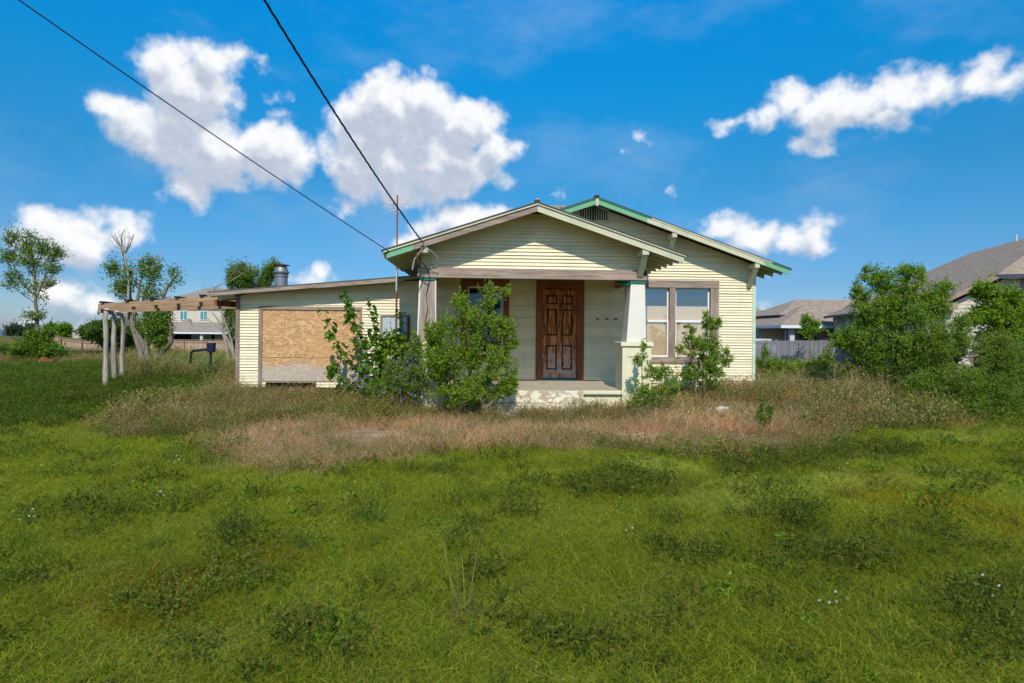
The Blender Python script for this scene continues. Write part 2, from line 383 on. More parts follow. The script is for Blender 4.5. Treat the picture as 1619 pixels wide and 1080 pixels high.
# ------------------------------------------------------------------ ground
def in_poly(x, y, P_):
    x = np.asarray(x); y = np.asarray(y); r = np.zeros(x.shape, bool); n = len(P_)
    for i in range(n):
        x1, y1 = P_[i]; x2, y2 = P_[(i+1) % n]
        c = ((y1 > y) != (y2 > y)) & (x < (x2-x1)*(y-y1)/((y2-y1) or 1e-9)+x1); r ^= c
    return r
DRY = [(195,690),(205,655),(330,628),(372,612),(372,570),(240,600),(225,585),(300,560),(700,560),(1195,575),(1300,606),(1440,655),(1500,668),(1330,677),(1300,702),(1190,722),(1090,716),(985,706),(760,704),(640,718),(520,735),(420,742),(366,730),(362,690)]
def patch(px, py, L, soft=.35):
    r = np.zeros(np.shape(px))
    for cx, cy, rx, ry in L:
        d = np.hypot((px-cx)/rx, (py-cy)/ry); r = np.maximum(r, np.clip((1.25-d)/soft, 0, 1))
    return r
DARK = [(95,640,120,16),(60,668,80,12),(250,665,60,12),(955,765,58,22),(1020,775,36,14),(1380,715,60,18),(1270,722,75,18),(1180,735,55,14),(1250,830,60,22),(1045,855,45,26),(1090,880,40,18),(1350,890,50,22),(1540,975,60,32),(1510,1030,45,35),(1590,1010,40,25),(340,905,60,24),(270,950,70,22),(365,850,32,24),(1010,760,20,10),(150,610,150,10),(1590,735,35,9),(240,640,50,10),(1240,870,36,15),(600,700,30,7),(870,700,60,8),(440,790,40,10),(700,745,60,6),(900,1010,60,20),(120,800,40,10),(1450,850,45,14)]
BROWN = [(240,940,80,38),(300,920,70,24),(1390,790,60,14),(1480,800,80,12),(1590,830,50,25),(1410,755,30,10),(420,885,60,14)]
PALE = [(1230,775,75,14),(1340,762,75,15),(1470,758,60,12),(1150,780,50,9),(1180,800,70,9),(170,690,150,4),(1540,690,90,9),(620,725,70,9),(1020,735,60,9)]
def lownoise(x, y, s, seed=0):
    r = np.random.default_rng(seed); o = np.zeros(np.shape(x))
    for k in range(9):
        a = r.uniform(0, 6.28); f = s*r.uniform(.5, 2.2); o = o+np.sin(x*f*math.cos(a)+y*f*math.sin(a)+r.uniform(0, 6.28))/9*2.0
    return o
def zone(x, y):
    z = gz(x, y); yy = np.maximum(y, .8); px, py = to_px(x, yy, z)
    px = px+lownoise(x, y, 2.2, 5)*14; py = py+lownoise(x, y, 2.4, 6)*5
    dry = in_poly(px, py, DRY) & (y > 1)
    return px, py, dry
def axis(lo, hi, step, far, side=1):
    a = list(np.arange(lo, hi+1e-6, step)); d = step; v = hi
    while v < far: d *= 1.35; v += d; a.append(v)
    d = step; v = lo
    lim = -far if side else -40
    while v > lim: d *= 1.35; v -= d; a.insert(0, v)
    return np.array(a)
gx = axis(-18, 18, .22, 1500); gy = axis(0, 30, .22, 1800, 0)
X, Y = np.meshgrid(gx, gy); Z = gz(X, Y)
ny, nx = X.shape; idx = np.arange(ny*nx).reshape(ny, nx)
F = np.stack([idx[:-1, :-1], idx[:-1, 1:], idx[1:, 1:], idx[1:, :-1]], -1).reshape(-1, 4)
px, py, dry = zone(X, Y)
gc = np.zeros((ny, nx, 3)); gc[:] = (.12, .14, .022)
gc[dry] = (.40, .26, .17)
gc[(Y > 24) & (X/np.maximum(Y, 1) > -.92)] = (.19, .16, .085); gc[(Y > 70)] = (.085, .10, .03)
dk = patch(px, py, DARK)[..., None]*(1-dry[..., None]); gc = gc*(1-dk)+np.array((.05, .055, .018))*dk
gc *= (1+.2*lownoise(X, Y, 1.5, 2))[..., None]
gm = NM('soil_and_grass_ground'); a = gm.n('ShaderNodeAttribute', attribute_name='tint'); v = gm.co()
n1 = gm.noise(v, 6, 8, .7); n2 = gm.noise(v, .35, 6, .6)
c = gm.mix(gm.mr(n1, .35, .7), gm.mix(1., a.outputs['Color'], (.55, .55, .5), 'MULTIPLY'), gm.mix(1., a.outputs['Color'], (1.3, 1.25, 1.1), 'MULTIPLY'))
c = gm.mix(gm.mr(n2, .4, .7, 0, .4), c, gm.mix(1., c, (.6, .65, .5), 'MULTIPLY')); gm.col(c).rough(.95).bump(n1, .6, .03)
me = np_mesh('ground', np.stack([X, Y, Z], -1).reshape(-1, 3), F, gm.m, gc.reshape(-1, 3), True)
link(bpy.data.objects.new('ground', me), kind='structure')

# ------------------------------------------------------------------ the old house (local frame: x right, y away, wall plane y=0)
HY, HR = 12.9, R_(3)
house = empty('old_house', 'derelict pale yellow wooden bungalow with front porch and boarded side wing', 'house', (0, HY, 0), HR)
def Hw(x, y, z): c, s = math.cos(HR), math.sin(HR); return Vector((c*x-s*y, HY+s*x+c*y, z))
zp = lambda x: 3.98-.331*abs(x-.31)
zm = lambda x: 4.60-.343*abs(x-1.83)
zl = lambda x: 2.41+.0933*(x+6.55)
rs = random.Random(5)
def siding(parent, x0, x1, z0, top, openings=(), e=.063, mp=None, flat_top=None, mat='siding', lap=.024, name='siding_board'):
    """top: (apex_x, apex_z, slope) roof line; one object per board"""
    mp = mp or (lambda u, d, z: (u, d, z))
    ax, az, s = top; z = z0; out = []
    while True:
        zb, zt = z, z+e
        def lim(zz):
            h = (az-zz)/s if s else 1e9
            return max(x0, ax-h), min(x1, ax+h)
        if flat_top is not None and zt > flat_top+1e-4: break
        lb, rb = lim(zb); lt, rt = lim(zt)
        if rt-lt < .05: break
        segs = [(lb, lt, rb, rt)]; zc = (zb+zt)/2
        for a, b, c, d in openings:
            if not (c < zc < d): continue
            ns = []
            for (l1, l2, r1, r2) in segs:
                if b <= l1 or a >= r1: ns.append((l1, l2, r1, r2)); continue
                if a-l1 > .03: ns.append((l1, l2, a, a))
                if r1-b > .03: ns.append((b, b, r1, r2))
            segs = ns
        cut = []
        for (l1, l2, r1, r2) in segs:           # long courses are made of butted lengths
            if r1-l1 > 2.6 and lap > .021:
                c_ = rs.uniform(max(l1, l2)+.7, min(r1, r2)-.7); cut += [(l1, l2, c_-.0015, c_-.0015), (c_+.0015, c_+.0015, r1, r2)]
            else: cut.append((l1, l2, r1, r2))
        for (l1, l2, r1, r2) in cut:
            l2 = max(l2, l1); r2 = min(r2, r1)
            if r2-l2 < .03: continue
            j = rs.uniform(-.0012, .0012); lp = lap*rs.uniform(.75, 1.25); sag = rs.uniform(-.0025, .0025)
            p = [mp(l1, -lp, zb+j), mp(r1, -lp, zb+j+sag), mp(r1, .012, zb+j+sag), mp(l1, .012, zb+j), mp(l2, -.001, zt+.001), mp(r2, -.001, zt+.001+sag), mp(r2, .012, zt+.001+sag), mp(l2, .012, zt+.001)]
            MB().hexa(p).build(name, M[mat], parent)
        z += e
    return out
# walls
w = MB(); zz = .2
w.prism([(-1.95, .10, zz), (5.6, .10, zz), (5.6, .10, zm(5.6)-.10), (1.83, .10, 4.5), (-1.95, .10, zm(-1.95)-.10)], (0, .06, 0))
front = w.build('front_wall', M['dark'], house)
siding(front, -1.95, 5.6, .33, (1.83, 4.50, .343), [(.55, 1.63, .2, 2.76), (-1.15, -.08, .93, 2.76), (2.59, 4.76, .93, 2.81), (1.46, 2.20, 4.16, 4.6), (-1.35, 2.0, 0, .49)])
w = MB(); w.prism([(-6.05, .10, .2), (-1.95, .10, .2), (-1.95, .10, zl(-1.95)-.07), (-6.05, .10, zl(-6.05)-.07)], (0, .06, 0))
wing = w.build('side_wing_wall', M['dark'], house)
siding(wing, -6.02, -1.95, .33, (-1.95, zl(-1.95)-.07, .0933), [(-5.6, -3.37, .44, 2.11), (-2.94, -2.30, 1.32, 1.96), (-5.45, -4.35, .3, .45)])
# side walls, back
sw = MB().box(5.5, 5.58, .16, 9, .2, zm(5.6)-.12).build('side_wall', M['dark'], house)
siding(sw, .0, 9.0, .33, (0, 99, 0), e=.063, flat_top=3.15, mp=lambda u, d, z: (5.585-d, u, z))
sw2 = MB().box(-6.0, -5.94, .16, 5, .2, zl(-6)-.1).build('side_wall', M['dark'], house)
siding(sw2, .0, 5.0, .33, (0, 99, 0), e=.063, flat_top=2.3, mp=lambda u, d, z: (-6.02+d, u, z))
MB().prism([(-1.9, 9, .2), (5.55, 9, .2), (5.55, 9, zm(5.6)-.12), (1.83, 9, 4.48), (-1.9, 9, zm(-1.95)-.12)], (0, .08, 0)).build('back_wall', M['siding'], house)
MB().prism([(-6, 5, .2), (-1.95, 5, .2), (-1.95, 5, zl(-1.95)-.08), (-6, 5, zl(-6)-.08)], (0, .08, 0)).build('back_wall', M['siding'], house)
MB().box(-1.98, -1.91, .16, 9, .2, zm(-1.95)-.12).build('side_wall', M['siding'], house)
MB().box(5.57, 5.64, -.03, .06, .3, zm(5.6)-.12).build('corner_board', M['siding_end'], house, label='corner board with flaking pale green paint')
MB().box(-6.10, -6.02, -.045, .06, .24, zl(-6.06)-.07).build('corner_board', M['woodv'], house, label='bare weathered corner board of the side wing')

def slab(zf, xa, xb, y0, y1, d0, d1):
    return MB().hexa([(xa, y0, zf(xa)-d1), (xb, y0, zf(xb)-d1), (xb, y1, zf(xb)-d1), (xa, y1, zf(xa)-d1), (xa, y0, zf(xa)-d0), (xb, y0, zf(xb)-d0), (xb, y1, zf(xb)-d0), (xa, y1, zf(xa)-d0)])
def rafters(roof, zf, x0, x1, ys, mat='cream'):
    for y in ys: slab(zf, x0, x1, y-.022, y+.022, .047, .16).build('rafter_tail', M[mat], roof)
# main roof
mr_ = slab(zm, 1.83, 6.25, -.47, 9.4, 0, .02).build('main_roof', M['greyroof'], house)
slab(zm, -2.60, 1.83, -.47, 9.4, 0, .02).build('roof_slope', M['greyroof'], mr_)
slab(zm, 1.83, 6.21, -.44, 9.35, .021, .045).build('roof_deck', M['soffit'], mr_)
slab(zm, -2.56, 1.83, -.44, 9.35, .021, .045).build('roof_deck', M['soffit'], mr_)
rafters(mr_, zm, 5.60, 6.16, [-.2+.42*i for i in range(23)])
for xa, xb, mt, lb in [(1.835, 2.95, 'green2', 'light green barge board'), (2.952, 5.62, 'cream', None), (5.622, 6.19, 'green2', 'flaking green barge board end'), (.70, 1.83, 'green2', 'light green barge board'), (-2.55, .698, 'cream', None)]:
    b = slab(zm, xa, xb, -.455, -.425, .055, .16).build('barge_board', M[mt], mr_)
    if lb: b['label'] = lb
for xa, xb, mt in [(1.835, 3.05, 'greenp'), (3.052, 5.80, 'cream'), (5.802, 6.24, 'greenp'), (.60, 1.83, 'greenp'), (-2.58, .598, 'cream')]:
    slab(zm, xa, xb, -.465, -.430, .005 if mt == 'greenp' else .022, .053).build('edge_trim', M[mt], mr_)
MB().bar((1.83, -.49, 4.62), (1.83, 9.4, 4.62), .10, .025).build('ridge_cap', M['greyroof'], mr_)
MB().box(1.80, 1.86, -.475, -.43, 4.40, 4.55).build('apex_block', M['cream'], mr_)
# porch roof
pr = slab(zp, .31, 3.12, -2.58, 0, 0, .02).build('porch_roof', M['greyroof'], house)
slab(zp, -2.50, .31, -2.58, 0, 0, .02).build('roof_slope', M['greyroof'], pr)
slab(zp, .31, 3.06, -2.52, -.02, .021, .045).build('roof_deck', M['soffit'], pr)
slab(zp, -2.44, .31, -2.52, -.02, .021, .045).build('roof_deck', M['soffit'], pr)
rafters(pr, zp, 2.50, 3.03, [-2.28+.36*i for i in range(7)])
rafters(pr, zp, -2.42, -1.88, [-2.3+.29*i for i in range(8)])
MB().bar((.31, -2.6, 4.0), (.31, 0, 4.0), .09, .025).build('ridge_cap', M['greyroof'], pr)
for xa, xb, mt, lb, d0 in [(.312, 3.04, 'cream', None, .055), (-1.93, .308, 'wood', 'bare weathered barge board', .062), (-2.41, -1.932, 'green2', 'faded green barge board end', .062)]:
    b = slab(zp, xa, xb, -2.54, -2.508, d0, .175).build('barge_board', M[mt], pr)
    if lb: b['label'] = lb
slab(zp, .31, 3.08, -2.565, -2.53, .021, .053).build('edge_trim', M['cream'], pr)
slab(zp, -2.46, .31, -2.565, -2.53, .021, .060).build('edge_trim', M['cream'], pr)
MB().box(.275, .345, -2.575, -2.50, 3.96, 4.03).build('finial_block', M['cream'], pr)
# gutter edge left eave
MB().box(-2.475, -2.445, -2.5, 0, zp(-2.46)-.13, zp(-2.46)-.02).build('eave_board', M['cream'], pr)
# porch gable wall
pg = MB().prism([(-1.84, -2.02, 2.80), (2.45, -2.02, 2.80), (2.45, -2.02, zp(2.45)-.06), (.31, -2.02, 3.90), (-1.84, -2.02, zp(-1.84)-.06)], (0, .04, 0)).build('porch_gable', M['dark'], house)
siding(pg, -1.84, 2.45, 2.803, (.31, 3.93, .331), e=.066, mp=lambda u, d, z: (u, d-2.04, z))
for sx, f in ((-1.86, -1), (2.47, 1)):
    s_ = MB().box(min(sx, sx-f*.05), max(sx, sx-f*.05), -2.0, -.0, 2.80, zp(sx)-.05).build('porch_side', M['dark'], house)
    siding(s_, -2.0, 0, 2.803, (0, 99, 0), e=.066, flat_top=zp(sx)-.06, mp=(lambda sx, f: lambda u, d, z: (sx-f*d, u, z))(sx, f))
MB().box(-1.78, -1.66, -2.075, -2.045, 2.80, zp(-1.72)-.16).build('trim_board', M['cream'], pg)
bm = MB().box(-1.90, 2.47, -2.14, -2.05, 2.61, 2.80).build('porch_beam', M['wood'], house, bevel=.006)
MB().box(2.37, 2.45, -2.146, -2.139, 2.69, 2.795).build('beam_notch_shade', M['batten'], bm)  # dark plate on the beam face, painting the shade of a hole
MB().box(-1.83, -1.72, -2.04, 0, 2.62, 2.795).build('porch_beam', M['casingh'], house)
MB().box(2.35, 2.46, -2.04, 0, 2.62, 2.795).build('porch_beam', M['casingh'], house)
MB().box(-1.71, 2.34, -2.04, -.02, 2.80, 2.82).build('porch_ceiling', M['soffit'], house)
def bracket(x, zf, y, drop, wid=.085, roof=house):
    z = zf(x)-.215
    b = MB().box(x-wid/2-.01, x+wid/2+.01, y-.42, y-.005, z-.045, z+.05).build('knee_bracket', M['cream'], roof)
    MB().bar((x, y-.03, z-drop), (x, y-.37, z-.03), wid, .085, (1, 0, 0) if False else (0, -1, 1)).build('brace', M['cream'], b)
bracket(3.58, zm, -.02, .40); bracket(5.47, zm, -.02, .44); bracket(2.33, zp, -2.10, .40, .10)
MB().box(-1.80, -1.67, -2.50, -2.10, zp(-1.74)-.27, zp(-1.74)-.18).build('knee_bracket', M['cream'], house)
# porch posts and piers
def taper(x0, x1, X0, X1, y0, y1, z0, z1, d=.04):
    return MB().hexa([(x0, y0-d/2, z0), (x1, y0-d/2, z0), (x1, y1+d/2, z0), (x0, y1+d/2, z0), (X0, y0, z1), (X1, y0, z1), (X1, y1, z1), (X0, y1, z1)])
pl = taper(-1.88, -1.55, -1.845, -1.565, -2.10, -1.82, 1.43, 2.56).build('porch_post', M['woodpost'], house, bevel=.004, label='bare weathered tapered porch post')
MB().box(-1.86, -1.55, -2.12, -1.80, 2.56, 2.607).build('post_cap', M['greenp'], pl)
for sx in (-1.885, -1.55): MB().bar((sx, -2.11, 1.44), (sx*.0+(-1.85 if sx < -1.7 else -1.56), -2.105, 2.555), .012, .03).build('edge_strip', M['white'], pl)
pw = taper(2.08, 2.46, 2.165, 2.44, -2.10, -1.80, 1.43, 2.55, .08).build('porch_post', M['white'], house, bevel=.004, label='white painted tapered porch post')
MB().box(2.14, 2.46, -2.12, -1.78, 2.55, 2.607).build('post_cap', M['greenp'], pw)
def pier(x0, x1, y0, y1, lab):
    p = MB().box(x0+.02, x1-.02, y0+.02, y1-.02, 0, 1.35).build('porch_pier', M['pier'], house, label=lab)
    MB().box(x0-.035, x1+.035, y0-.035, y1+.035, 1.35, 1.425).build('pier_cap', M['pier'], p, bevel=.008)
    for a, b in ((x0, x0+.12), (x1-.12, x1)): MB().box(a, b, y0, y0+.018, .02, 1.348).build('pier_stile', M['pier'], p, bevel=.003)
    for a, b in ((1.15, 1.348), (.02, .42)): MB().box(x0+.121, x1-.121, y0+.002, y0+.018, a, b).build('pier_rail', M['pier'], p, bevel=.003)
    for xx in (x0, x1-.018):
        for a, b in ((y0+.02, y0+.12), (y1-.12, y1)): MB().box(xx, xx+.018, a, b, .02, 1.348).build('pier_stile', M['pier'], p)
        for a, b in ((1.15, 1.348), (.02, .62)): MB().box(xx+.001, xx+.017, y0+.121, y1-.121, a, b).build('pier_rail', M['pier'], p)
pier(2.0, 2.56, -2.15, -1.62, 'right porch pier'); pier(-1.93, -1.36, -2.15, -1.62, 'left porch pier')
# porch floor and steps
fl = MB().box(-1.36, 1.995, -2.12, -.02, .425, .50).build('porch_floor', M['floor'], house)
MB().box(1.245, 1.995, -2.155, -2.122, .425, .497).build('floor_edge', M['stucco'], fl, bevel=.01)
MB().box(-1.35, 1.99, -2.09, -1.95, 0, .424).build('porch_base', M['stucco'], house)
st = MB().box(-1.0, 1.243, -2.26, -2.122, .275, .498).build('porch_step', M['step'], house, bevel=.015)
MB().box(-1.1, 1.24, -2.48, -2.092, -.05, .272).build('porch_step', M['step'], house, bevel=.015)
# door
dc = M['casing']
dr = MB().box(.70, 1.475, .075, .11, .55, 2.585).build('front_door', M['grooveshade'], house, label='worn brown six panel front door')
for a, b in ((.70, .79), (1.385, 1.475), (1.035, 1.14)): MB().box(a, b, .040, .074, .551, 2.584).build('door_stile', M['door'], dr)
for za, zb_ in ((.551, .75), (1.31, 1.53), (2.13, 2.24), (2.455, 2.584)):
    for a, b in ((.791, 1.034), (1.141, 1.384)): MB().box(a, b, .041, .074, za, zb_).build('door_rail', M['door'], dr)
for za, zb_ in ((.765, 1.295), (1.545, 2.115), (2.255, 2.44)):
    for a, b in ((.806, 1.019), (1.156, 1.369)): MB().box(a+.014, b-.014, .056, .074, za+.014, zb_-.014).build('door_panel', M['door'], dr, bevel=.008)
kn = MB().lathe((0, 0, 0), [(.0, -.03), (.025, -.03), (.028, -.012), (.012, -.006), (.03, 0)], 12).build('door_knob', M['brass'], dr, smooth=True)
kn.rotation_euler = (R_(-90), 0, 0); kn.location = (.745, .035, 1.50)
fr = MB().box(.54, .675, -.035, .10, .50, 2.60).build('door_frame', dc, house, label='brown timber door frame')
MB().box(1.50, 1.64, -.035, .10, .50, 2.60).build('casing_side', dc, fr)
MB().box(.54, 1.64, -.040, .10, 2.602, 2.765).build('casing_head', M['casingh'], fr)
for a, b in ((.677, .698), (1.478, 1.499)): MB().box(a, b, -.01, .10, .50, 2.60).build('jamb', dc, fr)
MB().box(.65, 1.53, -.05, .074, .502, .53).build('threshold', M['teal'], fr)
def window(x0, x1, z0, z1, zr, cas, cash, sash, glassmat, blind, name, label, sill='wood', head=True):
    """casing outer box x0..x1, z0..z1; sash list of (xa, xb)"""
    wd = MB().box(x0, sash[0][0]-.004, -.03, .10, z0, zr[1]).build('window', cas, house, label=label)
    MB().box(sash[-1][1]+.004, x1, -.03, .10, z0, zr[1]).build('casing_side', cas, wd)
    MB().box(x0, x1, -.038, .10, zr[1]+.001, z1).build('casing_head', cash, wd)
    MB().box(sash[0][0], sash[-1][1], -.045, .10, z0, zr[0]-.002).build('window_sill', cash, wd)
    for i in range(len(sash)-1): MB().box(sash[i][1]+.004, sash[i+1][0]-.004, -.028, .10, zr[0], zr[1]).build('mullion', cas, wd)
    zmid = zr[2]; t = .035
    for xa, xb in sash:
        for za, zb_, yy in ((zr[0], zmid+.015, .025), (zmid-.012, zr[1]-.004, .048)):
            f = MB().box(xa, xa+t, yy, yy+.02, za, zb_).box(xb-t, xb, yy, yy+.02, za, zb_).box(xa+t, xb-t, yy, yy+.02, za, za+t).box(xa+t, xb-t, yy, yy+.02, zb_-t, zb_)
            f.build('window_frame', M['frame'], wd)
            MB().box(xa+t-.004, xb-t+.004, yy+.008, yy+.012, za+t-.004, zb_-t+.004).build('pane', glassmat, wd)
        if blind: MB().box(xa, xb, .074, .080, zr[0], zr[1]-blind[1]).build('blind', M[blind[0]], wd)
    return wd
window(2.59, 4.77, .93, 2.82, (1.06, 2.65, 1.88), M['woodv'], M['wood'], [(2.78, 3.61), (3.76, 4.57)], M['glass'], ('blind', .42), 'front_window', 'double window in bare wooden casing with tan blinds')
window(-1.16, -.07, .93, 2.77, (1.09, 2.63, 1.86), dc, M['casingh'], [(-1.01, -.20)], M['glassd'], ('blindd', 0.0), 'porch_window', 'dark single window in brown casing under the porch')
# osb boarded opening
ow = MB().box(-5.61, -5.53, -.035, .09, .30, 2.05).build('boarded_opening', M['woodv'], house, label='large opening boarded with tan strand board')
MB().box(-3.41, -3.355, -.03, .09, .38, 2.05).build('casing_side', M['woodv'], ow)
MB().box(-5.61, -3.355, -.04, .09, 2.052, 2.125).build('casing_head', M['casingh'] if False else M['wood'], ow)
MB().box(-5.528, -3.412, -.012, .004, .992, 2.05).build('strand_board', M['osb'], ow)
MB().box(-5.528, -3.412, -.016, .000, .465, .984).build('strand_board', M['osb'], ow)
sc_ = MB()
for x in (-5.49, -4.9, -4.45, -3.95, -3.46):
    for z in (.50, .95, 1.03, 1.5, 2.02): sc_.tube([(x+rs.uniform(-.02, .02), -.02, z), (x, -.011, z)], .009, 6)
sc_.build('screw', M['rust'], ow, kind='stuff')
MB().box(-5.52, -3.41, -.006, .01, .43, .464).build('bottom_rail', M['woodv'], ow)
MB().tube([(-3.93, -.05, .47), (-3.9, -.06, .40), (-3.8, -.06, .385), (-3.5, -.05, .40)], .012, 8).build('drain_pipe', M['whitemetal'], house)
sb = MB().box(-2.95, -2.905, -.035, .08, 1.36, 1.92).build('boarded_window', M['woodv'], house, label='small window covered with grey blue sheeting')
MB().box(-2.355, -2.29, -.045, .08, 1.36, 1.92).build('casing_side', M['casing'], sb)
MB().box(-2.95, -2.29, -.035, .08, 1.921, 1.97).build('casing_head', M['wood'], sb); MB().box(-2.95, -2.29, -.035, .08, 1.31, 1.359).build('casing_sill', M['wood'], sb)
for i in range(6): MB().box(-2.904+.0913*i, -2.904+.0913*(i+1)-.004, -.012-.006*(i % 2), .004, 1.361, 1.919).build('sheet_strip', M['sheet'], sb)
# gable vent
vt = MB().box(1.46, 1.50, -.03, .08, 4.16, 4.42).box(2.16, 2.20, -.03, .08, 4.16, 4.42).box(1.46, 2.20, -.032, .08, 4.13, 4.16).build('gable_vent', M['cream'], house)
MB().bar((1.46, .02, 4.385), (1.83, .02, 4.512), .10, .03).bar((1.83, .02, 4.512), (2.20, .02, 4.385), .10, .03).build('vent_head', M['cream'], vt)
for i in range(12):
    x = 1.53+i*.0545; MB().bar((x, .03, 4.16), (x+rs.uniform(-.006, .006), .03, zm(x)-.115), .018, .02).build('vent_slat', M['white'], vt)
MB().box(1.83-.012, 1.83+.012, -.04, -.02, 4.10, 4.46).build('vent_strip', M['batten'], vt)
# hooks on the porch wall
for x in (1.95, 2.16, 2.37):
    MB().tube([(x, -.005, 1.92), (x, -.05, 1.915)], .022, 8).build('wall_hook', M['batten'], house)
MB().tube([(1.76, -.004, 1.925), (1.76, -.03, 1.925)], .009, 6).build('wall_hook', M['batten'], house)
MB().tube([(1.95, -1.9, 2.58), (2.12, -2.05, 2.54), (2.3, -1.9, 2.57)], .05, 8).build('folded_awning', M['greenp'], house)
# side wing roof
lr = slab(zl, -6.56, -1.96, -.37, 5.2, 0, .022).build('wing_roof', M['greyroof'], house)
slab(zl, -6.53, -1.98, -.34, 5.15, .023, .05).build('roof_deck', M['soffit'], lr)
slab(zl, -6.56, -4.3, -.365, -.335, .024, .10).build('fascia_board', M['wood'], lr)
slab(zl, -4.298, -2.40, -.365, -.335, .028, .11).build('fascia_board', M['wood'], lr)
slab(zl, -6.5, -6.12, -.02, .02, .051, .16).build('eave_infill', M['siding'], lr)
for y in [-.3+.6*i for i in range(9)]: slab(zl, -6.50, -6.05, y-.02, y+.02, .051, .13).build('rafter_tail', M['cream'], lr)
# vent stack and chimney
vp = MB().lathe((-5.83, 2.0, 0), [(.155, 2.35), (.155, 2.95), (.17, 2.96), (.17, 3.0), (.155, 3.01), (.17, 3.04), (.195, 3.06), (.195, 3.09), (.17, 3.10), (.155, 3.16), (.125, 3.22), (.125, 3.24)], 24).build('vent_stack', M['galv'], house, smooth=False)
MB().lathe((-5.83, 2.0, 0), [(.13, 3.245), (.19, 3.25), (.20, 3.262), (.02, 3.30)], 24).build('vent_cap', M['rust'], vp)
ch = MB().box(1.2, 1.62, 3.0, 3.4, 4.2, 4.98).build('chimney', M['oldbrick'], house)
for k in range(3):
    for i in range(3): MB().box(1.17+i*.16, 1.17+i*.16+.15, 2.97, 3.42, 4.985+.06*k, 5.04+.06*k).build('brick', M['oldbrick'], ch)

# ------------------------------------------------------------------ antenna, cables
an = empty('tv_antenna', 'rusty television antenna pole rising past the left porch eave', 'antenna', Hw(-2.51, -.6, gzf(-2.5, 12.2)))
base = an.location.copy()
def rel(v): return Vector(v)-base
T = Hw(-2.51, -.6, 4.5)
MB().tube([rel(Hw(-2.51, -.6, .1)), rel(Hw(-2.51, -.6, 2.45))], .021, 8).build('lower_pole', M['rust'], an)
MB().tube([rel(Hw(-2.51, -.6, 2.45)), rel(Hw(-2.51, -.6, 2.9))], .023, 8).build('pole_sleeve', M['whitemetal'], an)
MB().tube([rel(Hw(-2.51, -.6, 2.9)), rel(T)], .016, 8).build('upper_pole', M['rust'], an)
b_ = MB().tube([rel(Hw(-2.59, -.9, 4.38)), rel(Hw(-2.57, -.3, 4.32))], .012, 6).build('boom', M['galv'], an)
for i in range(6): MB().tube([rel(Hw(-2.66, -.75, 4.36-.055*i)), rel(Hw(-2.52, -.65, 4.37-.055*i))], .009, 5).build('reflector_rod', M['whitemetal'], b_)
for z, l, r in ((4.31, .30, .36), (4.24, .36, .16), (4.10, .02, .38)): MB().tube([rel(Hw(-2.51-l, -.55, z)), rel(Hw(-2.51+r, -.6, z+.01))], .0035, 4).build('element_rod', M['whitemetal'], b_)
def sagged(a, b, sag, n=40):
    a = Vector(a); b = Vector(b); return [a.lerp(b, i/n)-Vector((0, 0, sag*4*(i/n)*(1-i/n))) for i in range(n+1)]
a1 = Hw(-2.36, -2.56, 3.03); p1 = Wp(30, 0, 6.2); p1.z += .25*4*(1/2.6)*(1-1/2.6); e1 = a1+(p1-a1)*2.6
MB().tube(sagged(e1, a1, .25), .0075, 6, True).build('telephone_cable', M['cable'], label='thin black overhead cable running from the left sky to the porch eave', cat='cable')
a2 = Hw(-1.74, -2.56, 3.17); p2 = Wp(418, 0, 5.6); p2.z += .40*4*(1/2.4)*(1-1/2.4); e2 = a2+(p2-a2)*2.4
pw_ = empty('service_drop', 'thick twisted black power line coming down to the porch corner', 'power line', a2)
pts = sagged(e2, a2, .40, 260); dd = (e2-a2).normalized(); r1 = dd.cross(Vector((0, 0, 1))).normalized(); r2 = r1.cross(dd)
for k in range(3):
    MB().tube([p-a2+(r1*math.cos(i*.62+k*2.09)+r2*math.sin(i*.62+k*2.09))*.0085*min(1, (260-i)/6+.1) for i, p in enumerate(pts)], .0062, 5).build('strand', M['cable'], pw_)
def loc_(pts): return [Hw(*p)-a2 for p in pts]
MB().tube(loc_([(-1.74, -2.56, 3.17), (-1.82, -2.5, 3.02), (-1.92, -2.45, 2.9), (-1.96, -2.4, 2.72)]), .012, 6).build('loose_wire', M['whitemetal'], pw_)
MB().tube(loc_([(-1.76, -2.56, 3.15), (-1.85, -2.5, 3.03), (-1.80, -2.45, 2.88), (-1.70, -2.4, 2.76)]), .010, 6).build('loose_wire', M['cable'], pw_)
MB().tube(loc_([(-1.72, -2.55, 3.12), (-1.6, -2.5, 3.05), (-1.5, -2.4, 2.95), (-1.52, -2.3, 2.83), (-1.62, -2.2, 2.78), (-1.72, -2.15, 2.8)]), .006, 5).build('loose_wire', M['whitemetal'], pw_)
MB().tube(loc_([(-1.80, -2.5, 3.08), (-1.88, -2.5, 2.98), (-1.85, -2.45, 2.9)]), .012, 6).build('loose_wire', M['rust'], pw_)
MB().tube(loc_([(-1.7, -2.16, 2.75), (-1.66, -2.15, 2.6), (-1.73, -2.13, 2.3), (-1.70, -2.14, 2.0), (-1.74, -2.14, 1.8), (-1.73, -2.14, 1.5)]), .007, 5).build('hanging_wire', M['cable'], pw_)

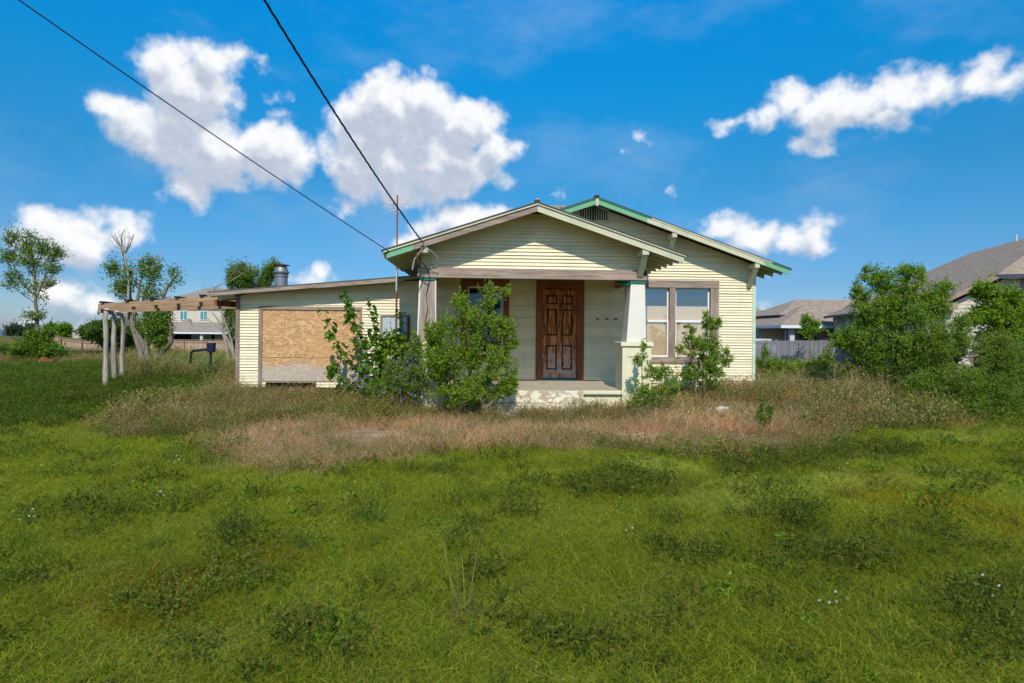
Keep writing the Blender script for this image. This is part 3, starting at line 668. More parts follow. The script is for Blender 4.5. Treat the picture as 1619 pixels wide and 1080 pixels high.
# ------------------------------------------------------------------ pergola
pgl = empty('pergola', 'bare timber carport frame on three grey log posts beside the side wing', 'pergola', (-9.2, 12.9, gzf(-9.2, 12.9)))
b0 = pgl.location.copy()
def pb(v): return Vector(v)-b0
for i, (x, y) in enumerate(((-9.2, 12.9), (-9.92, 14.2), (-10.6, 15.5))):
    zt = 2.03-.02*i; z0 = gzf(x, y)-.1; pts = []; r = []
    for k in range(9):
        t = k/8; pts.append(pb((x+rs.uniform(-.012, .012)+.012*math.sin(t*4+i*2), y+rs.uniform(-.006, .006), z0+(zt-z0)*t))); r.append(.060-.010*t+rs.uniform(-.005, .005))
    MB().tube(pts, r, 9).build('log_post', M['log'], pgl, smooth=True)
xe = lambda y: -6.55-(y-12.5)*.35*0+0.0
for i, (y, xl) in enumerate(((12.83, -9.32), (14.2, -10.05), (15.5, -10.7))):
    zl0, zl1 = 2.16, 2.40
    MB().bar(pb((xl, y, zl0-.065)), pb((-6.15, y, zl1-.065-.02*i)), .045, .115, (0, 0, 1)).build('long_rafter', M['rafter'], pgl)
MB().bar(pb((-9.25, 12.75, 2.00)), pb((-10.75, 15.75, 1.97)), .06, .09).build('header', M['rafter'], pgl)
MB().bar(pb((-6.62, 12.7, 2.20)), pb((-6.62, 17.0, 2.20)), .06, .14).build('header', M['casingh'], pgl)
for k in range(6):
    x = -9.22+.56*k; zz = 2.16+(x+9.32)*.076+.02
    MB().bar(pb((x, 12.77, zz)), pb((x-.45, 15.7, zz-.02)), .085, .045).build('batten', M['batten'], pgl)

# ------------------------------------------------------------------ fences
M['fencegrey'] = wood('grey_picket', (.20, .185, .20), (.36, .33, .35), 2)
M['fencetan'] = wood('tan_picket', (.36, .22, .14), (.52, .36, .25), 2)
M['postb'] = wood('brown_post', (.16, .08, .05), (.26, .13, .08), 2)
def fence(p, q, h, wd, mat, pmt, label, postgap=2.4, dog=True, rail_out=False, cap=False, group=None):
    p = Vector((*p, 0)); q = Vector((*q, 0)); L = (q-p).length; d = (q-p)/L; n = Vector((-d.y, d.x, 0))
    if n.y > 0: n = -n
    f = empty('picket_fence', label, 'fence', (p.x, p.y, gzf(p.x, p.y)), group=group); o = f.location.copy()
    cnt = int(L/wd); meshes = []
    for k in range(5):
        hh = h+[0, .015, -.01, .02, -.02][k]; w = wd-.012; t = .018; e = .03 if dog else 0
        m = MB(); pr_ = [(-w/2, 0, -.5), (w/2, 0, -.5), (w/2, 0, hh-e), (w/2-e, 0, hh), (-w/2+e, 0, hh), (-w/2, 0, hh-e)] if dog else [(-w/2, 0, -.5), (w/2, 0, -.5), (w/2, 0, hh), (-w/2, 0, hh)]
        m.prism(pr_, (0, t, 0)); me = bpy.data.meshes.new('picket'); me.from_pydata(m.v, [], m.f); me.materials.append(mat); meshes.append(me)
    az = math.atan2(d.y, d.x); keep = 300; jl = []
    for i in range(cnt):
        c = p+d*(wd*(i+.5)); c.z = gzf(c.x, c.y)
        if i < keep:
            k = bpy.data.objects.new('picket', meshes[rs.randrange(5)]); k.location = c-o; k.rotation_euler = (0, rs.uniform(-.012, .012), az); link(k, f)
        else: jl.append(c)
    if jl:
        m = MB()
        for c in jl: m.hexa([tuple(Vector((c.x, c.y, c.z+zz))-o+d*a+n*b) for zz in (-.5, h) for a, b in ((-wd*.45, 0), (wd*.45, 0), (wd*.45, -.018), (-wd*.45, -.018))])
        m.build('picket_run', mat, f, kind='stuff')
    ns = int(L/postgap)
    for i in range(ns+1):
        c = p+d*(postgap*i); c.z = gzf(c.x, c.y); s = n*.05 if rail_out else -n*.06
        MB().bar(c-o+s+Vector((0, 0, -.3)), c-o+s+Vector((0, 0, h-.03)), .09, .09, (0, 1, 0)).build('fence_post', pmt, f)
        if i < ns:
            c2 = p+d*(postgap*(i+1)); c2.z = gzf(c2.x, c2.y)
            for hh in (.35, h-.22) if not cap else (.35, h-.2): MB().bar(c-o+s+Vector((0, 0, hh)), c2-o+s+Vector((0, 0, hh)), .04, .09).build('fence_rail', pmt if not cap else mat, f)
            if cap: MB().bar(c-o+s*.5+Vector((0, 0, h+.02)), c2-o+s*.5+Vector((0, 0, h+.02)), .14, .04).build('cap_rail', mat, f)
    return f
fence((16.0, 41.5), (24.3, 33.0), 1.80, .14, M['fencegrey'], M['fencegrey'], 'weathered grey picket fence standing behind the right side shrubs')
fence((24.5, 32.8), (20.2, 20.5), 1.78, .14, M['fencegrey'], M['fencegrey'], 'weathered grey picket fence running past the near shingled house')
fence((-39.3, 60), (-26, 60), 1.83, .14, M['fencetan'], M['postb'], 'tan board fence in front of the two storey house', rail_out=True, cap=True)
fence((-46.5, 56), (-39.4, 60), 1.70, .14, M['fencetan'], M['postb'], 'tan fence with brown posts behind the small left tree', postgap=1.7, rail_out=True, cap=True)

# ------------------------------------------------------------------ neighbours
def shingles(name, a, b):
    m = NM(name); v = m.co(); n1 = m.noise(m.co((1.6, 1.6, 9)), 1.5, 6, .65); n2 = m.noise(v, 14, 3)
    br = m.n('ShaderNodeTexBrick'); m.lk(m.co(), br.inputs[0]); br.inputs['Scale'].default_value = 1.0
    br.inputs['Brick Width'].default_value = .3; br.inputs['Row Height'].default_value = .14; br.inputs['Mortar Size'].default_value = .006
    br.inputs['Color1'].default_value = (*a, 1); br.inputs['Color2'].default_value = (*b, 1); br.inputs['Mortar'].default_value = (*[x*.45 for x in a], 1)
    c = m.mix(m.mr(n1, .3, .7), a, b); c = m.mix(m.mr(n2, .5, .7, 0, .35), c, tuple(x*.55 for x in a))
    m.col(c).rough(.95).bump(n2, .3, .01); return m.m
M['shingle'] = shingles('brown_grey_shingles', (.23, .16, .11), (.41, .295, .21))
M['shingle2'] = shingles('grey_shingles', (.21, .165, .13), (.32, .26, .21))
M['tanwall'] = pmat('tan_render', (.50, .40, .33), .85, 0, .15); M['greywall'] = pmat('grey_stone_wall', (.30, .28, .30), .9, 0, .4, 3)
M['creamside'] = pmat('cream_lap_board', (.60, .52, .43), .8, 0, .12); M['fascia'] = pmat('brown_fascia', (.36, .25, .17), .7, 0, .1)
M['fasciad'] = pmat('dark_blue_fascia', (.05, .055, .09), .6, 0, .1); M['gutter'] = pmat('white_gutter', (.72, .72, .72), .5, 0, .1)
M['tealglass'] = NM('teal_window').col((.09, .26, .28)).rough(.15).m; M['whitew'] = pmat('white_wall', (.75, .75, .75), .8, 0, .1)
M['palewall'] = pmat('pale_grey_wall', (.55, .55, .58), .8, 0, .1); M['redtoy'] = pmat('red_plastic', (.7, .06, .03), .4)
def hip(parent, mat, x0, x1, y0, y1, ze, rise, ins=None, name='roof', fas=None, th=.18, rot=0):
    d = (y1-y0)/2 if ins is None else ins
    ym = (y0+y1)/2; r0, r1 = x0+d, x1-d
    m = MB(); m.add([(x0,y0,ze),(x1,y0,ze),(x1,y1,ze),(x0,y1,ze),(r0,ym,ze+rise),(r1,ym,ze+rise)], [(0,1,5,4),(1,2,5),(2,3,4,5),(3,0,4),(3,2,1,0)])
    o = m.build(name, mat, parent)
    if fas:
        f = MB()
        for a, b in (((x0, y0), (x1, y0)), ((x1, y0), (x1, y1)), ((x1, y1), (x0, y1)), ((x0, y1), (x0, y0))):
            f.bar((*a, ze-th/2), (*b, ze-th/2), .06, th)
        f.build('gutter', fas, o)
    return o
def win(parent, x0, x1, z0, z1, y, glass='tealglass', frame='frame', split=True):
    f = MB().box(x0, x1, y-.05, y+.01, z0, z1).build('window', M[frame], parent); xs = (x0+x1)/2
    if split:
        MB().box(x0+.08, xs-.04, y-.07, y-.055, z0+.08, z1-.08).build('pane', M[glass], f); MB().box(xs+.04, x1-.08, y-.07, y-.055, z0+.08, z1-.08).build('pane', M[glass], f)
    else: MB().box(x0+.08, x1-.08, y-.07, y-.055, z0+.08, z1-.08).build('pane', M[glass], f)
# near right house, turned a little clockwise
hA = empty('shingled_house', 'near right single storey house with broad brown shingle roof and cream boarded end', 'house', (17.9, 24, 0), -math.atan2(.287, .958))
Zr = lambda x: 3.0+.543*x
rf = MB(); th = .16
rp = [(0, 0), (0, 20), (7, 14.6), (7, 5.0), (2.1, 0)]; rz_ = [3.0, 3.0, 6.8, 6.8, 4.14]
rf.add([(x, y, z) for (x, y), z in zip(rp, rz_)]+[(15, 5.0, 6.8), (15, 0, 4.14), (15, 14.6, 6.8), (15, 20, 3.0)], [(4, 3, 2, 1, 0), (4, 6, 5, 3), (2, 3, 5, 7), (1, 2, 7, 8)])
ro = rf.build('roof', M['shingle'], hA)
MB().bar((0, 0, 2.92), (0, 20, 2.92), .05, .16).build('fascia', M['fasciad'], ro)
MB().bar((0, -.01, 2.92), (2.1, -.01, 4.05), .05, .18).build('rake_board', M['fascia'], ro); MB().box(-.02, .75, -.03, .38, 2.70, 2.98).build('eave_return', M['fascia'], ro)
MB().bar((2.1, 0, 4.06), (15, 0, 4.06), .05, .18).build('fascia', M['fasciad'], ro)
MB().lathe((5.0, 2.6, 0), [(.11, 5.3), (.11, 5.42), (.05, 5.44), (.05, 5.95)], 10).build('roof_vent', M['creamside'], ro)
MB().lathe((6.9, 9.0, 0), [(.05, 6.6), (.05, 7.1)], 8).build('roof_vent', M['creamside'], ro)
wl = MB().prism([(.55, .42, -.6), (3.0, .42, -.6), (3.0, .42, 4.1), (2.4, .42, 4.0), (.55, .42, 2.98)], (0, .1, 0)).build('end_wall', M['dark'], hA)
siding(wl, .55, 3.0, -.3, (3.2, 4.36, .543), e=.17, mp=lambda u, d, z: (u, .40+d, z), mat='creamside', lap=.02)
MB().box(.45, .56, .36, .45, -.6, 2.85).build('corner_board', M['creamside'], hA)
MB().box(3.0, 14.8, .5, .6, -.6, 4.0).build('stone_wall', M['greywall'], hA); MB().box(.50, .58, .46, 19.5, -.6, 2.9).build('side_wall', M['greywall'], hA)
MB().box(2.95, 3.05, .35, .55, -.6, 4.0).build('corner_board', M['creamside'], hA)
sw_ = MB().box(.42, .49, 1.0, 2.6, 1.4, 2.45).build('window', M['frame'], hA); MB().box(.40, .415, 1.1, 2.5, 1.5, 2.35).build('pane', M['tealglass'], sw_)
win(hA, 1.85, 2.25, 1.5, 2.9, .36, 'tealglass')
# middle right house with a patio
hB = empty('patio_house', 'right hand house with white gutter and shaded patio behind the grey fence', 'house', (20.1, 42.5, 0), 0)
hip(hB, M['shingle'], 0, 17, 0, 9, 2.30, 1.75, 4.0, 'roof', M['gutter'], .22)
hip(hB, M['shingle'], 1.5, 20, 3.5, 11, 3.2, 1.45, 3.2, 'upper_roof', M['fasciad'], .12)
hip(hB, M['shingle'], 5.0, 24, 5, 17, 3.2, 1.7, 6.0, 'upper_roof', M['fasciad'], .12)
MB().box(.9, 1.25, .5, .8, -1, 2.1).build('patio_post', M['palewall'], hB); MB().box(1.6, 2.0, 2.0, 2.3, -1, 2.1).build('patio_post', M['tanwall'], hB)
MB().box(.35, .43, .15, .22, -1, 2.1).build('downpipe', M['fasciad'], hB); MB().box(1.3, 17, 3.4, 3.5, -1, 2.2).build('patio_wall', M['tanwall'], hB); MB().box(10.5, 10.8, .5, .8, -1, 2.1).build('patio_post', M['palewall'], hB)
MB().box(2.2, 20, 5.6, 10.6, 1.2, 3.15).build('upper_wall', M['tanwall'], hB)
for x in (3.0, 5.5, 8): win(hB, x, x+1.4, 0, 1.8, 3.38, 'blindd', 'fascia')
# far right house
hC = empty('far_house', 'small far house with hipped shingle roof just right of the bungalow', 'house', (28.0, 70, 0), 0)
hip(hC, M['shingle2'], -3, 8.0, 0, 10, 2.0, 3.6, 4.8, 'roof', M['fasciad'], .15); MB().box(-2.6, 7.6, .5, 9.5, -1.6, 2.0).build('wall', M['palewall'], hC)
win(hC, 4.0, 5.3, .4, 1.45, .5); win(hC, 6.2, 7.4, .4, 1.45, .5); MB().box(-2.6, 2.0, .42, .5, -1.6, 1.9).build('stone_front', M['greywall'], hC)
hC2 = empty('far_house', 'farthest right house showing only a low roof between two nearer roofs', 'house', (37.5, 88, 0), 0)
hip(hC2, M['shingle2'], -1, 9.0, 0, 10, 2.2, 2.3, 4.2, 'roof', M['gutter'], .15); MB().box(-.6, 8.6, .5, 9.5, -1.6, 2.2).build('wall', M['tanwall'], hC2)
# two storey house left
hD = empty('two_storey_house', 'beige two storey house seen under the carport frame beyond the tan fence', 'house', (-53, 85, 0), 0)
hip(hD, M['shingle2'], -1.2, 14.5, -.6, 11, 5.3, 2.8, 6.0, 'roof', M['gutter'], .2)
uw = MB().box(-.6, 13.9, .2, 10.4, -2, 5.25).build('wall', M['dark'], hD)
siding(uw, -.6, 13.9, 1.2, (0, 99, 0), e=.24, flat_top=5.2, mp=lambda u, d, z: (u, d+.14, z), mat='creamside', lap=.02)
for x in (.2, 3.35, 6.35, 12.0): win(hD, x, x+1.15, 2.95, 4.35, .08)
hip(hD, M['shingle2'], -1.2, 13.6, -3.4, .8, 1.15, 1.5, 1.7, 'porch_roof', M['gutter'], .22)
m_ = MB(); m_.add([(2.6, -3.3, 1.2), (7.6, -3.3, 1.2), (5.2, -1.2, 3.1), (5.0, .1, 3.1)], [(0, 1, 2), (1, 3, 2), (0, 2, 3)]); m_.build('small_gable_roof', M['shingle2'], hD)
for x in (-.8, 3.6, 8.3, 13.0): MB().box(x-.18, x+.18, -3.1, -2.75, -2, 1.0).build('porch_post', M['creamside'], hD)
MB().box(8.6, 13.8, .02, .1, -2, 1.1).build('ground_wall', M['tanwall'], hD)
for x in (-.2, 1.2, 5.2, 6.8, 10.9): win(hD, x, x+1.3, -1.1, .7, .0, 'tealglass' if x > 5 else 'blindd', split=False)
# far left houses
for x, w_, zt, zr_, D_, lb, wm_ in ((-318, 9, .4, 1.7, 350, 'far left house with grey roof at the very edge', 'whitew'), (-300, 10, -1.6, 2.1, 345, 'distant grey roofed house left of the small tree', 'creamside'), (-305, 10, -1.2, 2.4, 365, 'distant white roofed house just behind the grey roofed one', 'whitew'), (-266, 9.5, -1.4, 2.6, 350, 'distant grey roofed house over the left fence', 'tanwall'), (-278, 8, -1.6, 1.8, 370, 'distant low roof between the tree and the fence house', 'palewall')):
    h_ = empty('distant_house', lb, 'house', (x, D_, 0), 0, 'distant houses on the left horizon')
    hip(h_, M['shingle2'] if 'white roofed' not in lb else M['whitew'], -w_/2, w_/2, -4, 4, zt-.6, zr_, 3.4, 'roof', M['gutter'], .3); MB().box(-w_/2+.4, w_/2-.4, -3.6, 3.6, -6, zt-.6).build('wall', M[wm_], h_)
# ------------------------------------------------------------------ small things
bx = empty('bent_pipe_stand', 'dark blue metal box on a bent black pipe left of the side wing', 'metal box', (-10.05, 19.0, gzf(-10, 19)))
zb0 = bx.location.z
MB().tube([(-.66, 0, -.1), (-.66, 0, .62), (-.60, 0, .70), (-.05, 0, .76), (0, 0, .70), (.02, 0, -.1)], .045, 8).build('pipe', M['cable'], bx)
MB().hexa([(-.07, -.1, .66), (.11, -.1, .66), (.11, .1, .66), (-.07, .1, .66), (-.10, -.12, .96), (.14, -.10, .98), (.14, .1, .98), (-.10, .1, .96)]).build('metal_box', pmat('dark_blue_metal', (.015, .02, .05), .4), bx, bevel=.02)
def rock(loc, s, label, mat='rock'):
    r = random.Random(int(loc[0]*100)); m = MB(); prof = []
    bpy_m = bpy.data.meshes.new('rock'); import bmesh; bm_ = bmesh.new(); bmesh.ops.create_icosphere(bm_, subdivisions=3, radius=1)
    from mathutils import noise
    for v in bm_.verts: v.co *= 1+.35*noise.noise(v.co*1.7+Vector(loc)); v.co.x *= s[0]; v.co.y *= s[1]; v.co.z *= s[2]
    bm_.to_mesh(bpy_m); bm_.free(); bpy_m.materials.append(M[mat]); o = bpy.data.objects.new('rock', bpy_m); o.location = loc; link(o, None, label, 'rock')
p = Wp(380, 608, 12.75); rock((p.x, 12.7, gzf(p.x, 12.7)+.02), (.22, .16, .11), 'pale rock at the foot of the side wing corner board')
p = Wp(1143, 662, 10.6); rock((p.x, 10.6, gzf(p.x, 10.6)+.12), (.15, .1, .10), 'small pale rock in the dry weeds right of the porch')
for k, (px_, zz, rz, lb) in enumerate(((46, 0, .1, 'leftmost loose orange brick by the small left tree'), (52, 0, -.5, 'tilted orange brick beside the leftmost one'), (66, 0, .3, 'orange brick at the left end of the low stack'), (72.5, 0, .05, 'middle orange brick on the ground in the low stack'), (70, .085, -.2, 'orange brick lying on top of the low stack'), (79, 0, .4, 'orange brick at the right end of the low stack'))):
    p = Wp(px_, 571, 26.2); o = MB().box(-.13, .13, -.06, .06, 0, .08).build('brick', M['brick'], label=lb, cat='brick', group='loose bricks by the left tree')
    o.location = (p.x, 26.2, gzf(p.x, 26.2)+zz+.06); o.rotation_euler = (0, 0, rz); o.scale = (1, 1, 1)
stk = MB().tube([(0, 0, -.1), (.02, 0, 1.3)], .035, 6).build('marker_stake', M['redtoy'], label='thin red marker stake in front of the grey fence', cat='stake'); stk.location = (20.6, 35.5, gzf(20.6, 35.5))
um = empty('closed_umbrella', 'closed tan patio umbrella over the fence by the far house', 'umbrella', (27.6, 60, gzf(27.6, 60)))
MB().tube([(0, 0, 0), (0, 0, 2.7)], .03, 6).build('pole', M['fascia'], um); MB().lathe((0, 0, 0), [(.22, 1.6), (.18, 2.0), (.10, 2.5), (.02, 2.75)], 10).build('canopy', M['tanwall'], um)
sd_ = empty('red_canopy', 'red topped garden canopy beside the stone wall of the near right house', 'canopy', (18.9, 21.8, gzf(18.9, 21.8)))
MB().box(-.45, .45, -.3, .3, 1.98, 2.10).build('canopy_top', M['redtoy'], sd_); 
for sx in (-.4, .4): MB().tube([(sx, 0, 0), (sx, 0, 1.98)], .03, 6).build('leg', M['gutter'], sd_)

# ------------------------------------------------------------------ plants
def leaf_mesh(P0, Dr, L, Wd, tint, fold=.18, shape=0, droop=0):
    """P0 (n,3) base, Dr (n,3) direction, L (n,), Wd (n,), tint (n,3)"""
    n = len(P0); r = RNG.normal(size=(n, 3)); Dr = Dr/np.linalg.norm(Dr, axis=1, keepdims=True)
    S = np.cross(Dr, r); S /= np.linalg.norm(S, axis=1, keepdims=True)+1e-9
    # let leaf faces lean towards the sky
    N = np.array(sun_dir)[None]*.9+RNG.normal(size=(n, 3))*.55; S = np.cross(N, Dr); S /= np.linalg.norm(S, axis=1, keepdims=True)+1e-9
    N = np.cross(Dr, S)
    L = L[:, None]; Wd = Wd[:, None]
    if shape == 0:
        V = np.stack([P0, P0+Dr*L*.42+S*Wd*.5+N*Wd*fold, P0+Dr*L-N*L*droop, P0+Dr*L*.42-S*Wd*.5+N*Wd*fold], 1)
        f = np.array([[0, 1, 2], [0, 2, 3]]); k = 4
    else:
        V = np.stack([P0, P0+Dr*L*.22+S*Wd*.45+N*Wd*fold, P0+Dr*L*.6+S*Wd*.42+N*Wd*fold*.6, P0+Dr*L-N*L*droop, P0+Dr*L*.6-S*Wd*.42+N*Wd*fold*.6, P0+Dr*L*.22-S*Wd*.45+N*Wd*fold], 1)
        f = np.array([[0, 1, 2], [0, 2, 3], [0, 3, 4], [0, 4, 5]]); k = 6
    F = (np.arange(n)[:, None, None]*k+f[None]).reshape(-1, 3)
    return V.reshape(-1, 3), F, np.repeat(tint, k, 0)
def pal(n, cols, var=.25):
    c = np.array(cols)[RNG.integers(0, len(cols), n)]; return np.clip(c*(1+RNG.normal(size=(n, 1))*var*.6)*(1+RNG.normal(size=(n, 3))*.06), .004, 1)
GR = [(.13, .22, .02), (.19, .31, .022), (.25, .37, .028), (.14, .24, .03)]
YG = [(.22, .33, .02), (.28, .39, .028), (.15, .24, .02), (.23, .33, .028)]
DG = [(.05, .10, .014), (.085, .15, .02), (.12, .185, .024)]
GG = [(.17, .22, .07), (.21, .26, .075), (.13, .18, .05)]
def plant(name, label, cat, base, stems, blobs, ntwig, nleaf, L, W, cols, twl=.5, stemmat='bark', twigmat='twig', up=.35, shape=0, spread=.03, r0=.03, twr=.004, group=None, leafdir=.9, tri=.35, bare=0, names=('stem', 'foliage'), limbs=True, droop=0.):
    """base world; stems: list of point lists relative to base (with radius); blobs: (x,y,z,rx,ry,rz,weight)"""
    root = empty(name, label, cat, base, group=group)
    nodes = []; m = MB()
    for st in stems:
        pts = [Vector(p[:3]) for p in st]; rad = [p[3] if len(p) > 3 else r0*(1-.7*i/max(1, len(st)-1)) for i, p in enumerate(st)]
        # smooth by subdivision with jitter
        q = []; qr = []
        for i in range(len(pts)-1):
            for k in range(4):
                t = k/4; a = pts[max(i-1, 0)]; b = pts[i]; c = pts[i+1]; d = pts[min(i+2, len(pts)-1)]
                v = .5*((2*b)+(c-a)*t+(2*a-5*b+4*c-d)*t*t+(3*b-a-3*c+d)*t**3)
                q.append(v+Vector(RNG.normal(size=3))*rad[i]*.18*(1 if i+k else 0)); qr.append(rad[i]*(1-t)+rad[i+1]*t)
        q.append(pts[-1]); qr.append(rad[-1]); m.tube(q, qr, 7)
        nodes += [(v, r) for v, r in zip(q, qr)]
    tw = MB(); bl = np.array([b[6] for b in blobs], float); bl /= bl.sum()
    def near(p, lst, pen=1.6):
        best = None; bd = 1e9
        for v, r in lst:
            d = (p-v); dd = d.length+max(0, -d.z)*pen
            if dd < bd: bd = dd; best = (v, r)
        return best
    if limbs:
        ex = []
        for b in blobs:
            for k in range(3):
                c = Vector((b[0]+RNG.normal()*b[3]*.35, b[1]+RNG.normal()*b[4]*.35, b[2]+RNG.normal()*b[5]*.35)); s, r = near(c, nodes, 2.5)
                md = (s+c)/2+Vector((0, 0, -.08*(c-s).length)); n_ = 6; q = []; qr = []
                for i in range(n_+1):
                    t = i/n_; q.append(s*(1-t)**2+md*2*t*(1-t)+c*t*t+Vector(RNG.normal(size=3))*.01); qr.append(max(twr*1.2, min(r, r0)*.6*(1-t*.8)))
                m.tube(q, qr, 5); ex += list(zip(q[1:], qr[1:]))
        nodes = nodes+ex
    NP = np.array([tuple(v) for v, r in nodes]); 
    P0 = []; DR = []
    for k in range(ntwig):
        b = blobs[RNG.choice(len(blobs), p=bl)]
        v = RNG.normal(size=3); v /= np.linalg.norm(v); v *= RNG.uniform(.08, 1)**.5*(1 if RNG.uniform() > .2 else RNG.uniform(1, 1.4))
        shoot = RNG.uniform() < .07 and v[2] > -.2
        p = np.array(b[:3])+v*np.array(b[3:6])
        d = p-NP; dist = np.linalg.norm(d, axis=1)+np.maximum(0, -d[:, 2])*1.5; s = NP[dist.argmin()]
        dv = p-s; ln = np.linalg.norm(dv)+1e-6
        if ln > twl: s = p-dv/ln*twl*RNG.uniform(.7, 1); ln = twl
        mid = (s+p)/2+np.array([0, 0, -.12*ln])+RNG.normal(size=3)*ln*.08; end = p+np.array([0, 0, up*ln*.4])+(np.array([RNG.normal()*.12, RNG.normal()*.12, RNG.uniform(.4, .9)])*twl*.7 if shoot else 0)
        ts = np.linspace(0, 1, 5)[:, None]; q = s*(1-ts)**2+mid*2*ts*(1-ts)+end*ts**2
        tw.tube([Vector(x) for x in q], [twr, twr*.9, twr*.8, twr*.6, twr*.35], 3, False)
        if k < ntwig*bare: continue
        tt = RNG.uniform(tri, 1.0, nleaf)[:, None]; lp = s*(1-tt)**2+mid*2*tt*(1-tt)+end*tt**2
        td = (end-s)/(np.linalg.norm(end-s)+1e-6)
        lp = lp+RNG.normal(size=lp.shape)*spread; dr = td*.55+RNG.normal(size=lp.shape)*leafdir*.6+np.array([0, 0, .1-droop])
        P0.append(lp); DR.append(dr)
    m.build(names[0], M[stemmat], root, smooth=True)
    if tw.v: tw.build('twigs', M[twigmat], root, kind='stuff')
    if P0:
        P0 = np.concatenate(P0); DR = np.concatenate(DR); n = len(P0)
        V, F, T = leaf_mesh(P0, DR, L*RNG.uniform(.6, 1.25, n), W*RNG.uniform(.65, 1.2, n), pal(n, cols), shape=shape, droop=.12+droop*.3)
        me = np_mesh(names[1], V, F, M['leaf'], T); o = bpy.data.objects.new(names[1], me); link(o, root, kind='stuff')
    return root
def base_at(px, D, dy=0):
    x = px_dir(px, 640)[0]*D; return (x, D, gzf(x, D)-.03)
def rp(px, py, D, b):   # a pixel at depth D relative to base b
    p = Wp(px, py, D); return (p.x-b[0], p.y-b[1], p.z-b[2])
def blob(px, py, D, b, rx, rz, w=1, ry=None, dy=0):
    q = rp(px, py, D, b); s = D/FPX; return (q[0], q[1]+dy, q[2], rx*s, (ry if ry else rx)*s, rz*s, w)

# shrub in front of the porch
D = 10.15; b = base_at(742, D)
plant('porch_shrub', 'dense green shrub growing against the front of the porch left of the door', 'shrub', b,
 [[(0,0,0),(.05,0,.5),rp(745,540,D,b),rp(772,455,D,b)],[(-.1,0,0),rp(715,560,D,b),rp(722,480,D,b)],[(.1,0,0),rp(775,590,D,b),rp(812,530,D,b)],[(-.1,.05,0),rp(700,600,D,b),rp(690,510,D,b)],[(.1,-.05,0),rp(790,620,D,b),rp(815,598,D,b)]],
 [blob(772,470,D,b,22,25,.8),blob(750,505,D,b,42,30,2),blob(728,478,D,b,14,20,.5),blob(795,520,D,b,22,20,1),blob(700,525,D,b,32,24,1.6),blob(735,570,D,b,55,42,5),blob(790,580,D,b,32,28,2),blob(688,575,D,b,26,34,2.0),blob(682,535,D,b,12,22,.8),blob(740,620,D,b,58,24,4),blob(805,612,D,b,18,16,.8),blob(800,460,D,b,10,12,.2),blob(812,545,D,b,9,9,.25)],
 1250, 17, .055, .025, GR+YG+YG, twl=.34, spread=.022, r0=.022)
# little shrub by the right window + vine on the pier
D = 11.9; b = base_at(1108, D)
plant('window_shrub', 'leafy shrub in front of the right double window', 'shrub', b,
 [[(0,0,0),rp(1112,570,D,b),rp(1118,500,D,b)],[(.05,0,0),rp(1128,570,D,b),rp(1132,510,D,b)],[(-.05,0,0),rp(1095,580,D,b),rp(1088,535,D,b)]],
 [blob(1118,510,D,b,9,22,.8),blob(1088,520,D,b,10,16,.4),blob(1110,550,D,b,34,22,3),blob(1132,515,D,b,12,16,.5),blob(1118,585,D,b,36,26,4),blob(1148,565,D,b,10,18,.6),blob(1072,560,D,b,10,14,.3),blob(1080,595,D,b,20,18,1)],
 360, 17, .062, .028, GR, twl=.34, spread=.02, r0=.02)
D = 10.35; b = base_at(1025, D)
plant('pier_creeper', 'thin leafy creeper straggling over the right porch pier', 'shrub', b,
 [[(0,0,0),rp(1015,600,D,b),rp(1018,545,D,b)],[(.1,0,0),rp(1040,610,D,b),rp(1052,580,D,b)],[(-.05,0,0),rp(1005,625,D,b),rp(1003,575,D,b)]],
 [blob(1018,550,D,b,5,12,.4),blob(1008,572,D,b,9,12,.6),blob(1028,590,D,b,14,16,1),blob(1050,590,D,b,18,16,1),blob(1020,625,D,b,26,20,2.4),blob(1060,612,D,b,22,18,1.4),blob(1005,640,D,b,18,10,1)],
 230, 13, .055, .025, YG+GR, twl=.3, spread=.018, r0=.012)
